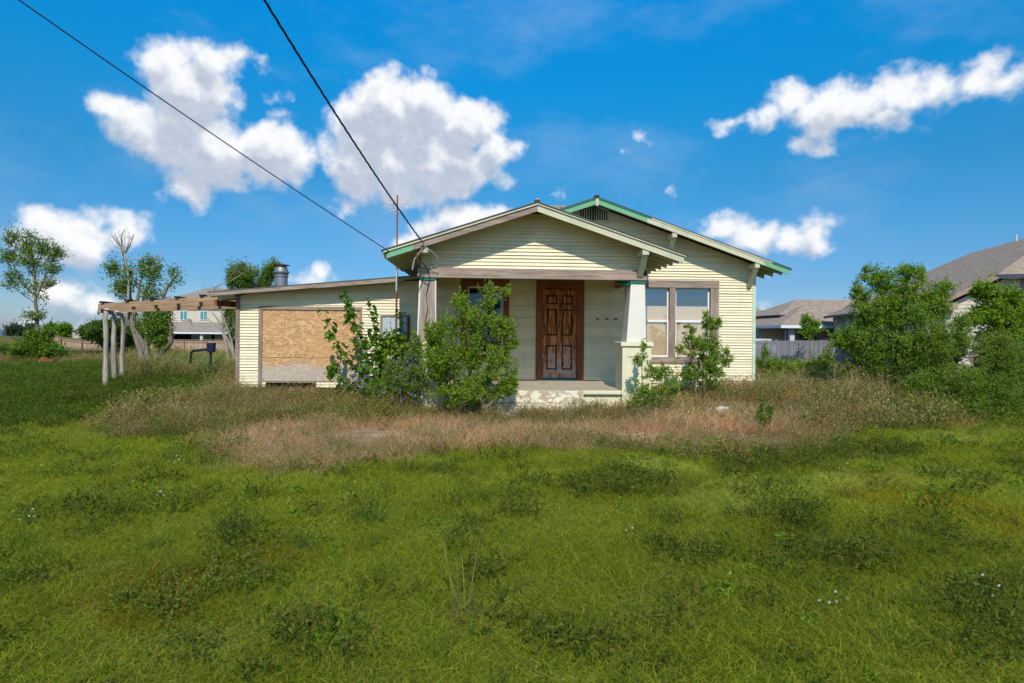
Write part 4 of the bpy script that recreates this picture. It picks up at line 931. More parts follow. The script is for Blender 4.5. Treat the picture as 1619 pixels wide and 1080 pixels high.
# mulberry sapling, broad leaves as single objects
D = 11.7; b = base_at(608, D)
def sapling():
    root = empty('mulberry_sapling', 'tall broad leaved sapling in front of the boarded opening', 'sapling', b)
    st = [[(-.05,0,0),rp(592,600,D,b),rp(572,540,D,b),rp(556,500,D,b),rp(545,462,D,b)],[(-.08,0,0),rp(575,600,D,b),rp(535,545,D,b),rp(514,494,D,b)],[(0,0,0),rp(600,590,D,b),rp(592,530,D,b),rp(584,480,D,b)],[(.05,0,0),rp(620,600,D,b),rp(632,545,D,b),rp(634,496,D,b)],[(.08,0,0),rp(640,610,D,b),rp(652,560,D,b),rp(660,520,D,b)],[(-.1,0,0),rp(560,615,D,b),rp(528,590,D,b),rp(527,575,D,b)],[(0,.05,0),rp(606,600,D,b),rp(612,560,D,b),rp(612,520,D,b)]]
    m = MB(); allp = []
    for s in st:
        q = []; pts = [Vector(p) for p in s]
        for i in range(len(pts)-1):
            for k in range(5): q.append(pts[i].lerp(pts[i+1], k/5)+Vector(RNG.normal(size=3))*.008)
        q.append(pts[-1]); m.tube(q, [.016*(1-.75*i/len(q)) for i in range(len(q))], 6); allp.append(q)
    m.build('stem', M['twig'], root)
    shapes = []
    for k in range(8):
        c = random.Random(k); g1 = [(.07,.16,.018),(.095,.205,.02),(.125,.25,.028),(.08,.175,.022)][k % 4]
        L, W = 1.0, .78; pts = [(0,0,0),(.12,.34,.03),(.36,.42,.05),(.66,.27,.02),(1.0,0,-.18),(.66,-.27,.02),(.36,-.42,.05),(.12,-.34,.03),(.45,0,-.04)]
        me = np_mesh('leaf', [(x*L, y*W*1.1, z) for x, y, z in pts], [(8,0,1),(8,1,2),(8,2,3),(8,3,4),(8,4,5),(8,5,6),(8,6,7),(8,7,0)], M['leaf'], np.tile(g1, (9, 1))); shapes.append(me)
    n = 0; LV = []
    for si, q in enumerate(allp):
        tot = len(q)
        for i in range(2, tot):
            rep = 6
            for r in range(rep):
                p = q[i]+Vector(RNG.normal(size=3))*.05; s = RNG.uniform(.12, .20)*(1 if i < tot*.85 else .75)
                a = RNG.uniform(0, 6.28); LV.append((p, a, s)); 
    # lower fill
    for k in range(1100):
        p = Vector(rp(RNG.normal(615, 26), RNG.uniform(528, 632), D, b))+Vector((0, RNG.normal()*.14, 0)); LV.append((p, RNG.uniform(0, 6.28), RNG.uniform(.07, .13)))
    RNG.shuffle(allp) if False else None
    for (p, a, s) in LV[:300]:
        o = bpy.data.objects.new('leaf', shapes[RNG.integers(8)]); o.location = p; o.scale = (s, s, s); o.rotation_euler = (RNG.normal()*.35, RNG.uniform(.1, 1.0), a); link(o, root)
    V = []; F = []; T = []; base = np.array([(0,0,0),(.12,.34,.03),(.36,.42,.05),(.66,.27,.02),(1.0,0,-.18),(.66,-.27,.02),(.36,-.42,.05),(.12,-.34,.03),(.45,0,-.04)])*(1, .85, 1)
    fs = np.array([(8,0,1),(8,1,2),(8,2,3),(8,3,4),(8,4,5),(8,5,6),(8,6,7),(8,7,0)])
    from mathutils import Euler
    for i, (p, a, s) in enumerate(LV[300:]):
        R3 = np.array(Euler((RNG.normal()*.35, RNG.uniform(.1, 1.0), a)).to_matrix()); V.append(base@R3.T*s+np.array(p)); F.append(fs+9*i); T.append(np.tile(np.array(GR[RNG.integers(4)])*RNG.uniform(.6, 1.1), (9, 1)))
    me = np_mesh('foliage', np.concatenate(V), np.concatenate(F), M['leaf'], np.concatenate(T)); link(bpy.data.objects.new('foliage', me), root, kind='stuff')
sapling()
def flowers(name, label, b, spots, n, col, s=.018):
    root = empty(name, label, 'wildflowers', b); V = []; F = []; st = MB(); k = 0
    for i in range(n):
        cx, cy, D_, rx, ry = spots[RNG.integers(len(spots))]
        p = np.array(rp(cx+RNG.normal()*rx*.5, cy+RNG.normal()*ry*.5, D_+RNG.normal()*.1, b)); d = RNG.normal(size=3)*.3+np.array([0, -.8, .5]); d /= np.linalg.norm(d)
        u = np.cross(d, [0, 0, 1.]); u /= np.linalg.norm(u); v = np.cross(d, u); m_ = len(V)
        V.append(p)
        for j in range(10): r = s*(1 if j % 2 else .45); a = j*.628; V.append(p+(u*math.cos(a)+v*math.sin(a))*r+d*.006)
        for j in range(10): F.append((m_, m_+1+j, m_+1+(j+1) % 10))
        st.tube([Vector(p), Vector(p)+Vector((RNG.normal()*.03, .02, -.25))], .002, 3, False)
    me = np_mesh('petals', np.array(V), np.array(F), M['leaf'], np.tile(col, (len(V), 1))); link(bpy.data.objects.new('petals', me), root, kind='stuff')
    st.build('stalks', M['twig'], root, kind='stuff')
b = base_at(600, 11.2)
flowers('purple_flowers', 'purple wildflowers at the foot of the broad leaved sapling', b, [(592,620,10.1,25,8),(645,625,10.1,22,10),(645,570,10.1,16,22),(575,610,10.1,10,8),(560,600,10.2,8,6),(625,590,10.1,25,20)], 44, (.30, .20, .62), .020)
b = base_at(650, 10.4)
plant('flowering_shrub', 'grey green flowering weed bush beside the left porch pier', 'shrub', b, [[(0,0,0),rp(655,590,10.4,b),rp(660,530,10.4,b)],[(-.1,0,0),rp(628,600,10.4,b),rp(622,560,10.4,b)]],
 [blob(655,560,10.4,b,18,36,2),blob(622,595,10.4,b,28,28,2.2),blob(660,605,10.4,b,20,26,2.4),blob(588,616,10.4,b,26,14,1.2),blob(660,545,10.4,b,8,16,.3)], 260, 15, .05, .024, GG+GR, twl=.3, spread=.02, r0=.012)

# big right bush, second right tree, feathery bush
D = 12.6; b = base_at(1420, D)
plant('large_bush', 'largest rounded green bush right of the bungalow', 'bush', b,
 [[(0,0,0),rp(1425,560,D,b),rp(1430,480,D,b),rp(1438,420,D,b)],[(-.2,0,0),rp(1385,570,D,b),rp(1370,500,D,b),rp(1355,445,D,b)],[(.2,0,0),rp(1465,560,D,b),rp(1480,490,D,b),rp(1495,450,D,b)],[(-.3,-.1,0),rp(1360,590,D,b),rp(1340,540,D,b)],[(0,.2,0),rp(1410,540,D,b),rp(1395,440,D,b)],[(0,.2,0),rp(1455,540,D,b),rp(1458,425,D,b)]],
 [blob(1435,432,D,b,24,14,.8),blob(1390,440,D,b,26,18,1),blob(1380,490,D,b,42,36,3),blob(1440,480,D,b,50,42,5),blob(1485,480,D,b,24,26,1.2),blob(1355,460,D,b,9,16,.3),blob(1345,535,D,b,28,24,1.3),blob(1410,550,D,b,75,50,8),blob(1470,560,D,b,50,55,5),blob(1400,605,D,b,72,36,5),blob(1325,540,D,b,12,14,.3),blob(1495,455,D,b,14,10,.3),blob(1480,620,D,b,45,28,2),blob(1457,428,D,b,4,14,.12),blob(1370,430,D,b,4,14,.12),blob(1500,560,D,b,22,34,1)],
 3300, 17, .06, .028, GR+YG+GR, twl=.42, spread=.026, r0=.035, tri=.3)
D = 11.4; b = base_at(1590, D)
plant('leafy_small_tree', 'slender leafy tree at the right edge in front of the near shingled house', 'tree', b,
 [[(0,0,0),rp(1580,580,D,b),rp(1565,510,D,b),rp(1558,450,D,b)],[(.1,0,0),rp(1595,560,D,b),rp(1600,480,D,b)],[(-.2,0,0),rp(1560,590,D,b),rp(1530,560,D,b)]],
 [blob(1555,462,D,b,20,16,1.2),blob(1568,495,D,b,26,20,2),blob(1540,505,D,b,14,10,.5),blob(1525,540,D,b,10,9,.15),blob(1600,470,D,b,20,16,1),blob(1585,545,D,b,34,24,2.2),blob(1605,600,D,b,32,40,3),blob(1560,600,D,b,40,34,3),blob(1640,540,D,b,40,60,3),blob(1620,500,D,b,16,20,.8),blob(1600,520,D,b,26,30,1.4),blob(1570,550,D,b,30,40,1.4)],
 1900, 17, .07, .028, GR+YG, twl=.42, spread=.028, r0=.03, droop=.25)
D = 10.9; b = base_at(1500, D)
plant('feathery_bush', 'grey green feathery bush with bare pinkish stems at the front right', 'bush', b,
 [[(.35,0,0),rp(1490,590,D,b),rp(1470,530,D,b),rp(1455,495,D,b)],[(.5,0,0),rp(1528,610,D,b),rp(1500,560,D,b),rp(1485,540,D,b)],[(.6,0,0),rp(1545,600,D,b),rp(1528,550,D,b),rp(1518,510,D,b)],[(.1,0,0),rp(1480,630,D,b),rp(1450,600,D,b)],[(.9,0,0),rp(1590,600,D,b),rp(1612,540,D,b)]],
 [blob(1490,540,D,b,34,34,1.8),blob(1520,520,D,b,18,30,.9),blob(1575,560,D,b,22,40,1.2),blob(1495,605,D,b,52,34,3),blob(1560,615,D,b,60,32,4),blob(1455,615,D,b,36,28,2),blob(1600,580,D,b,36,34,2),blob(1450,500,D,b,14,16,.25),blob(1530,640,D,b,90,16,3),blob(1640,610,D,b,40,40,2)],
 2000, 24, .046, .017, GG+GR+YG, twl=.4, stemmat='twiglight', twigmat='twig', spread=.03, r0=.016, limbs=False)
# low green weeds right of house up to the bush
D = 15.0; b = base_at(1240, D)
plant('weedy_thicket', 'green weedy thicket between the corner board and the largest bush', 'shrub', b, [[(0,0,0),(0,0,.7)],[(1,0,0),(1,0,.7)],[(-.6,0,0),(-.6,0,.6)]],
 [blob(1215,575,D,b,20,16,1.5),blob(1255,580,D,b,26,14,1.5),blob(1295,580,D,b,24,16,1.5),blob(1220,600,D,b,30,14,2),blob(1280,602,D,b,40,14,2),blob(1310,560,D,b,12,18,.8),blob(1208,556,D,b,8,10,.4)], 420, 13, .07, .032, YG+GR, twl=.4, spread=.03, r0=.012)
D = 36; b = base_at(1280, D)
plant('young_yard_tree', 'young tree rising behind the grey fence before the patio', 'tree', b, [[(0,0,0),(0,0,1.5),rp(1280,505,D,b)]], [blob(1275,508,D,b,9,12,1),blob(1288,515,D,b,9,10,1),blob(1278,525,D,b,15,10,1.5)], 160, 12, .16, .08, GR, twl=.6, spread=.06, r0=.03)
D = 9.4; b = base_at(1206, D)
plant('upright_weed', 'small upright dark green weed in the dry patch right of the porch', 'weed', b, [[(0,0,0),rp(1204,640,D,b),rp(1203,614,D,b)],[(.1,0,0),rp(1218,650,D,b),rp(1219,636,D,b)]], [blob(1203,640,D,b,7,26,1.5),blob(1217,652,D,b,6,16,1),blob(1208,665,D,b,12,9,1)], 90, 12, .04, .016, DG+GR, twl=.16, spread=.012, r0=.006, twr=.002)

# left background trees
D = 28; b = base_at(59, D)
plant('young_left_tree', 'slender young tree with thin airy crown at the far left', 'tree', b,
 [[(0,0,0,.11),rp(59,520,D,b)+(.085,),rp(56,470,D,b)+(.07,),rp(53,420,D,b)+(.05,),rp(46,365,D,b)+(.015,)],[rp(56,475,D,b)+(.04,),rp(75,430,D,b)+(.03,),rp(92,400,D,b)+(.01,)],[rp(56,470,D,b)+(.04,),rp(32,440,D,b)+(.03,),rp(14,405,D,b)+(.01,)],[rp(57,480,D,b)+(.03,),rp(35,465,D,b)+(.02,),rp(12,448,D,b)+(.01,)],[rp(54,440,D,b)+(.03,),rp(66,400,D,b)+(.02,),rp(68,385,D,b)+(.01,)],[rp(54,440,D,b)+(.03,),rp(30,400,D,b)+(.02,),rp(20,375,D,b)+(.01,)]],
 [blob(18,378,D,b,14,18,1),blob(42,385,D,b,14,22,1.2),blob(68,392,D,b,14,14,1),blob(88,402,D,b,14,12,1),blob(12,408,D,b,12,12,.8),blob(45,415,D,b,24,18,1.6),blob(80,425,D,b,18,12,.8),blob(22,440,D,b,16,12,.7),blob(50,452,D,b,26,12,.8),blob(80,448,D,b,12,8,.4),blob(10,452,D,b,12,7,.3),blob(58,500,D,b,18,8,.5),blob(66,470,D,b,10,8,.2)],
 620, 9, .13, .055, GR+DG, twl=1.1, spread=.09, r0=.06, twr=.010, stemmat='bark', up=.8, names=('trunk', 'crown'))
D = 27; b = base_at(60, D)
plant('bush_under_tree', 'round green bush around the base of the slender left tree', 'bush', b, [[(0,0,0),(0,0,1)]], [blob(35,552,D,b,18,16,2),blob(62,545,D,b,22,18,3),blob(80,555,D,b,18,12,2),blob(55,532,D,b,16,14,1),blob(78,528,D,b,8,10,.5),blob(95,560,D,b,10,8,.6)], 620, 12, .13, .06, GR+DG, twl=.6, spread=.07, r0=.03, twr=.006)
D = 29; b = base_at(20, D)
plant('dark_hedge', 'dark green low growth at the far left edge of the lawn', 'bush', b, [[(0,0,0),(0,0,.8)]], [blob(12,558,D,b,16,10,2),blob(-20,556,D,b,26,12,2),blob(25,564,D,b,12,7,1)], 300, 12, .12, .06, DG, twl=.5, spread=.07, r0=.03, twr=.006)
D = 22; b = base_at(236, D)
plant('forked_old_tree', 'old grey tree with several leaning trunks and a bare top beyond the carport', 'tree', b,
 [[(-.1,0,0,.16),rp(222,555,D,b)+(.11,),rp(206,500,D,b)+(.085,),rp(204,450,D,b)+(.065,),rp(196,405,D,b)+(.05,),rp(184,375,D,b)+(.015,)],[(0,0,0,.15),rp(228,550,D,b)+(.09,),rp(212,510,D,b)+(.07,),rp(218,470,D,b)+(.06,),rp(224,440,D,b)+(.03,)],[(.1,0,0,.13),rp(232,555,D,b)+(.10,),rp(240,520,D,b)+(.07,),rp(226,478,D,b)+(.05,),rp(236,450,D,b)+(.03,)],
  [(.2,0,0,.12),rp(252,560,D,b)+(.10,),rp(270,540,D,b)+(.08,),rp(268,510,D,b)+(.05,),rp(262,480,D,b)+(.03,)],[rp(228,560,D,b)+(.1,),rp(247,500,D,b)+(.07,),rp(262,460,D,b)+(.045,),rp(280,432,D,b)+(.02,)],
  [rp(196,405,D,b)+(.04,),rp(206,385,D,b)+(.02,),rp(212,370,D,b)+(.01,)],[rp(190,390,D,b)+(.03,),rp(176,372,D,b)+(.012,)],[rp(194,400,D,b)+(.03,),rp(192,375,D,b)+(.02,),rp(198,362,D,b)+(.008,)]],
 [blob(178,425,D,b,12,14,1),blob(205,440,D,b,14,22,1.2),blob(190,455,D,b,14,14,1),blob(240,428,D,b,18,24,1.6),blob(240,465,D,b,20,16,1.4),blob(276,440,D,b,12,18,.7),blob(225,425,D,b,6,12,.5),blob(250,520,D,b,18,26,4),blob(235,505,D,b,18,22,2),blob(262,500,D,b,10,22,1.2),blob(255,545,D,b,12,12,1)],
 950, 9, .10, .05, GR+DG+YG[:1], twl=.8, spread=.09, r0=.05, twr=.008, names=('trunk', 'crown'))
def bare(name, label, b, D, stems, tips, n=60):
    return plant(name, label, 'tree', b, stems, tips, n, 1, .01, .01, DG, twl=1.0, spread=.01, r0=.03, twr=.007, bare=1.0, stemmat='twiglight', twigmat='twiglight', up=.9, names=('trunk', 'crown'))
b = base_at(196, 21.8)
dead = bare('dead_top', 'bare dead twigs standing up above the leaning grey tree', b, 21.8, [[(-.2,0,0,.07),rp(203,470,21.8,b)+(.05,),rp(197,400,21.8,b)+(.03,)]], [blob(178,378,21.8,b,8,14,1),blob(195,372,21.8,b,9,12,1),blob(208,378,21.8,b,9,12,1),blob(250,410,21.8,b,20,12,.3)], 46)
old = bpy.data.objects['forked_old_tree']       # the bare top belongs to the leaning tree
for ch in list(dead.children):
    ch.parent = old; ch.location = dead.location-old.location; ch.name = 'dead_branch'
bpy.data.objects.remove(dead)
D = 24; b = base_at(400, D)
plant('tree_behind_wing', 'dense dark green tree rising behind the side wing roof left of the vent stack', 'tree', b,
 [[(0,0,0,.14),rp(395,540,D,b)+(.12,),rp(392,470,D,b)+(.08,),rp(385,425,D,b)+(.03,)],[(.2,0,0,.10),rp(415,500,D,b)+(.08,),rp(425,440,D,b)+(.03,)],[(-.5,0,0,.08),rp(368,540,D,b)+(.06,),rp(358,500,D,b)+(.04,)]],
 [blob(380,430,D,b,20,16,2),blob(400,442,D,b,26,20,3),blob(428,430,D,b,14,14,1.2),blob(372,445,D,b,16,14,1),blob(415,465,D,b,30,24,2),blob(366,505,D,b,13,20,1.6),blob(372,535,D,b,12,16,.8),blob(436,420,D,b,6,8,.3),blob(365,470,D,b,14,14,.5)],
 1500, 10, .09, .045, DG+GR, twl=.7, spread=.08, r0=.05, twr=.008, names=('trunk', 'crown'))
b = base_at(352, 23)
bare('bare_grey_tree', 'bare pale branched tree between the carport and the side wing', b, 23, [[(.3,0,0,.08),rp(360,560,23,b)+(.07,),rp(352,520,23,b)+(.05,),rp(335,492,23,b)+(.02,)],[(.4,0,0,.07),rp(372,570,23,b)+(.06,),rp(355,530,23,b)+(.04,),rp(322,498,23,b)+(.015,)],[(.4,0,0,.06),rp(366,540,23,b)+(.04,),rp(345,480,23,b)+(.02,),rp(338,455,23,b)+(.01,)]],
 [blob(345,460,23,b,14,14,1),blob(360,520,23,b,14,24,2),blob(330,465,23,b,18,14,.8),blob(392,425,23,b,20,18,.7)], 150)
for px_, py_, D_, rx, rz, lb, cl in ((172, 522, 34, 26, 14, 'dark round tree just left of the log posts', DG), (148, 524, 66, 20, 11, 'low dark tree left of the carport posts', DG), (100, 524, 66, 9, 9, 'small tree sticking up over the left fence', GR), (205, 535, 36, 22, 20, 'mid green tree behind the log posts', GR+DG), (80, 524, 66, 10, 8, 'little tree beside the slender left tree', GR)):
    b = base_at(px_, D_); z = (py_-HOR)
    plant('background_tree', lb, 'tree', b, [[(0,0,0,.08),rp(px_,py_,D_,b)+(.04,)]], [blob(px_, py_, D_, b, rx, rz, 3), blob(px_-rx*.5, py_+3, D_, b, rx*.6, rz*.7, 1), blob(px_+rx*.4, py_-rz*.5, D_, b, rx*.4, rz*.6, 1), blob(px_, py_+rz, D_, b, rx*.8, rz*.7, 1.5)], 420, 10, .006*D_, .0032*D_, cl, twl=1.2, spread=.12, r0=.05, twr=.01, names=('trunk', 'crown'), group='trees in front of the left fences')
for px_, py_, D_, rx, rz, lb in ((24, 522, 300, 13, 8, 'far bluish tree clump left of the distant grey roof'), (50, 520, 310, 8, 6, 'far bluish tree behind the distant white roof')):
    b = base_at(px_, D_)
    plant('distant_tree', lb, 'tree', b, [[(0,0,0,.3),rp(px_,py_,D_,b)+(.1,)]], [blob(px_, py_, D_, b, rx, rz, 3), blob(px_-rx*.4, py_+3, D_, b, rx*.6, rz*.7, 1), blob(px_, py_+rz, D_, b, rx, rz*.8, 1.5)], 300, 10, 1.1, .7, [(.05,.09,.06),(.07,.11,.08)], twl=4, spread=.7, r0=.2, twr=.05, names=('trunk', 'crown'), group='far tree clumps on the left horizon')

# ------------------------------------------------------------------ ground vegetation
def blades(n, R, l0, l1, tilt0, tilt1, w, cols, curl=.5, seg=3, seed=0, var=.3, head=None, leaflets=0, lsz=.02, hc=None):
    r = np.random.default_rng(seed); V = []; F = []; T = []
    C = np.array(cols)
    for i in range(n):
        a = r.uniform(0, 6.283); rad = R*math.sqrt(r.uniform(0, 1)); b = np.array([rad*math.cos(a), rad*math.sin(a), -.01])
        L = r.uniform(l0, l1); ti = r.uniform(tilt0, tilt1); az = r.uniform(0, 6.283); c = C[r.integers(len(C))]*r.uniform(1-var, 1+var)
        daz = r.normal()*curl; p = b.copy(); pts = [p.copy()]
        for s in range(seg):
            ti2 = ti+(s/seg)*curl*1.2; p = p+L/seg*np.array([math.sin(ti2)*math.cos(az+daz*s), math.sin(ti2)*math.sin(az+daz*s), math.cos(ti2)]); p[2] = max(p[2], .004+.01*r.uniform()); pts.append(p.copy())
        ph = r.uniform(0, 6.283); sd_ = np.array([math.cos(ph), math.sin(ph), 0.])
        k = len(V)
        for s in range(seg): ww = w*(1-.25*s/seg)/2; V += [pts[s]-sd_*ww, pts[s]+sd_*ww]; T += [c*(.75+.3*s/seg)]*2
        V.append(pts[-1]); T.append(c*1.1)
        for s in range(seg-1): q = k+2*s; F += [(q, q+1, q+3), (q, q+3, q+2)]
        q = k+2*(seg-1); F.append((q, q+1, q+2))
        for j in range(leaflets):
            t = r.uniform(.25, 1)*seg; s = min(int(t), seg-1); pp = pts[s]*(1-(t-s))+pts[s+1]*(t-s); d = r.normal(size=3); d /= np.linalg.norm(d); e = np.cross(d, r.normal(size=3)); e /= np.linalg.norm(e)
            z = lsz*r.uniform(.6, 1.3); k = len(V); cc = (C if hc is None else np.array(hc))[r.integers(len(C if hc is None else hc))]*r.uniform(1-var, 1+var)
            V += [pp, pp+d*z*.5+e*z*.28, pp+d*z, pp+d*z*.5-e*z*.28]; T += [cc]*4; F += [(k, k+1, k+2), (k, k+2, k+3)]
    V = np.array(V); V[:, 2] = np.maximum(V[:, 2], -.02)
    return V, np.array(F), np.array(T)
LG = [(.19, .25, .018), (.25, .29, .026), (.14, .20, .014), (.30, .30, .045)]
HAY = [(.36, .35, .08), (.28, .31, .05), (.21, .26, .03)]
DK = [(.09, .13, .016), (.11, .15, .02), (.13, .11, .025)]
TAN = [(.50, .38, .19), (.36, .29, .14), (.26, .25, .08), (.44, .30, .16)]
PINK = [(.72, .36, .22), (.60, .28, .17), (.62, .43, .27)]
OLV = [(.17, .18, .04), (.25, .23, .06), (.31, .26, .10)]
VAR = {}
vc = 0
def variant(kind, *a, **k):
    global vc
    V, F, T = blades(*a, **k); VAR.setdefault(kind, []).append((V, F, T))
for s in range(4):
    variant('lawn', 190, .24, .06, .17, .5, 1.45, .0030, LG, curl=.9, seed=s)
    variant('hay', 170, .26, .10, .24, 1.1, 1.5, .0028, HAY, curl=1.1, seed=20+s)
for s in range(3):
    variant('upright', 60, .16, .10, .26, .05, .7, .005, [(.10, .16, .025), (.14, .20, .03)], curl=.5, seed=40+s)
    variant('dark', 26, .17, .10, .26, .1, .8, .003, DK, curl=.5, seed=50+s, leaflets=9, lsz=.026)
    variant('broad', 12, .09, .05, .16, .2, 1.0, .004, [(.05,.10,.02)], curl=.5, seed=60+s, leaflets=7, lsz=.045, hc=GR)
    variant('dry', 34, .20, .20, .40, .05, .65, .0028, TAN, curl=.6, seed=70+s, leaflets=13, lsz=.017, hc=OLV+TAN)
    variant('olive', 30, .20, .15, .34, .05, .7, .0028, OLV, curl=.6, seed=80+s, leaflets=14, lsz=.020, hc=[(.13,.15,.03),(.20,.20,.045),(.26,.23,.08)])
    variant('straw', 110, .24, .10, .26, .1, 1.2, .0035, PINK+TAN[:1], curl=.8, seed=90+s)
    variant('tall', 26, .16, .6, 1.1, .03, .5, .009, [(.42,.33,.13),(.24,.25,.07),(.50,.38,.18)], curl=.8, seg=5, seed=100+s)
    variant('seed', 9, .10, .8, 1.2, .02, .25, .006, [(.45,.33,.17)], curl=.3, seg=4, seed=110+s, leaflets=16, lsz=.03, hc=[(.45,.28,.16),(.40,.30,.18)])
variant('bloom', 2, .03, .10, .18, .05, .4, .003, [(.1,.16,.04)], seed=130, leaflets=2, lsz=.022, hc=[(.55,.60,.58)])
variant('violet', 2, .04, .22, .35, .05, .4, .003, [(.1,.12,.04)], seed=131, leaflets=2, lsz=.022, hc=[(.36,.26,.62)])
def make_scatter(name, kind_label, pts, rot, scl, idx, tint, kinds, cat_kind='stuff'):
    coll = bpy.data.collections.new(name+'_source'); n_ = 0; start = {}
    for k in kinds:
        start[k] = n_
        for (V, F, T) in VAR[k]:
            me = np_mesh('clump', V, F, M['grass'], T); o = bpy.data.objects.new('%s_clump_%03d' % (name, n_), me); coll.objects.link(o); n_ += 1
    ids = np.array([start[k]+int(j) % len(VAR[k]) for k, j in idx], np.int32)
    me = bpy.data.meshes.new(name); me.vertices.add(len(pts)); me.vertices.foreach_set('co', np.asarray(pts, np.float32).ravel())
    for nm, ty, fld, val in (('rot', 'FLOAT_VECTOR', 'vector', rot), ('scl', 'FLOAT_VECTOR', 'vector', scl), ('idx', 'INT', 'value', ids)):
        a = me.attributes.new(nm, ty, 'POINT'); a.data.foreach_set(fld, np.asarray(val, np.int32 if ty == 'INT' else np.float32).ravel())
    a = me.attributes.new('itint', 'FLOAT_COLOR', 'POINT'); t = np.ones((len(pts), 4), np.float32); t[:, :3] = tint; a.data.foreach_set('color', t.ravel())
    o = bpy.data.objects.new(name, me); link(o, kind='stuff')
    ng = bpy.data.node_groups.new(name, 'GeometryNodeTree'); ng.interface.new_socket('Geometry', in_out='INPUT', socket_type='NodeSocketGeometry'); ng.interface.new_socket('Geometry', in_out='OUTPUT', socket_type='NodeSocketGeometry')
    N = ng.nodes; gi = N.new('NodeGroupInput'); go = N.new('NodeGroupOutput'); ip = N.new('GeometryNodeInstanceOnPoints'); ci = N.new('GeometryNodeCollectionInfo')
    ci.inputs[0].default_value = coll; ci.inputs['Separate Children'].default_value = True; ci.inputs['Reset Children'].default_value = True
    def attr(nm, ty):
        q = N.new('GeometryNodeInputNamedAttribute'); q.data_type = ty; q.inputs['Name'].default_value = nm; return q.outputs['Attribute']
    ng.links.new(gi.outputs[0], ip.inputs['Points']); ng.links.new(ci.outputs[0], ip.inputs['Instance']); ip.inputs['Pick Instance'].default_value = True
    ng.links.new(attr('idx', 'INT'), ip.inputs['Instance Index']); ng.links.new(attr('rot', 'FLOAT_VECTOR'), ip.inputs['Rotation']); ng.links.new(attr('scl', 'FLOAT_VECTOR'), ip.inputs['Scale'])
    ng.links.new(ip.outputs[0], go.inputs[0]); md = o.modifiers.new('scatter', 'NODES'); md.node_group = ng
    return o
def sample(D0_, D1_, dens, wf=1.12, pad=1.5):
    A = wf*(D1_**2-D0_**2)+2*pad*(D1_-D0_); n = int(A*dens)
    y = np.sqrt(RNG.uniform(D0_**2, D1_**2, n)); x = RNG.uniform(-1, 1, n)*(wf*y*.93+pad); return x, y
def house_mask(x, y):
    c, s = math.cos(-HR), math.sin(-HR); lx = c*x-s*(y-HY); ly = s*x+c*(y-HY)
    return ((lx > -6.0) & (lx < 5.6) & (ly > -.04) & (ly < 9)) | ((lx > -1.9) & (lx < 2.5) & (ly > -2.15) & (ly < .1)) | ((lx > -1.05) & (lx < 1.2) & (ly > -2.5) & (ly < 0))
S = {k: [] for k in ('lawn', 'weeds', 'dryweeds', 'tall', 'bloom')}
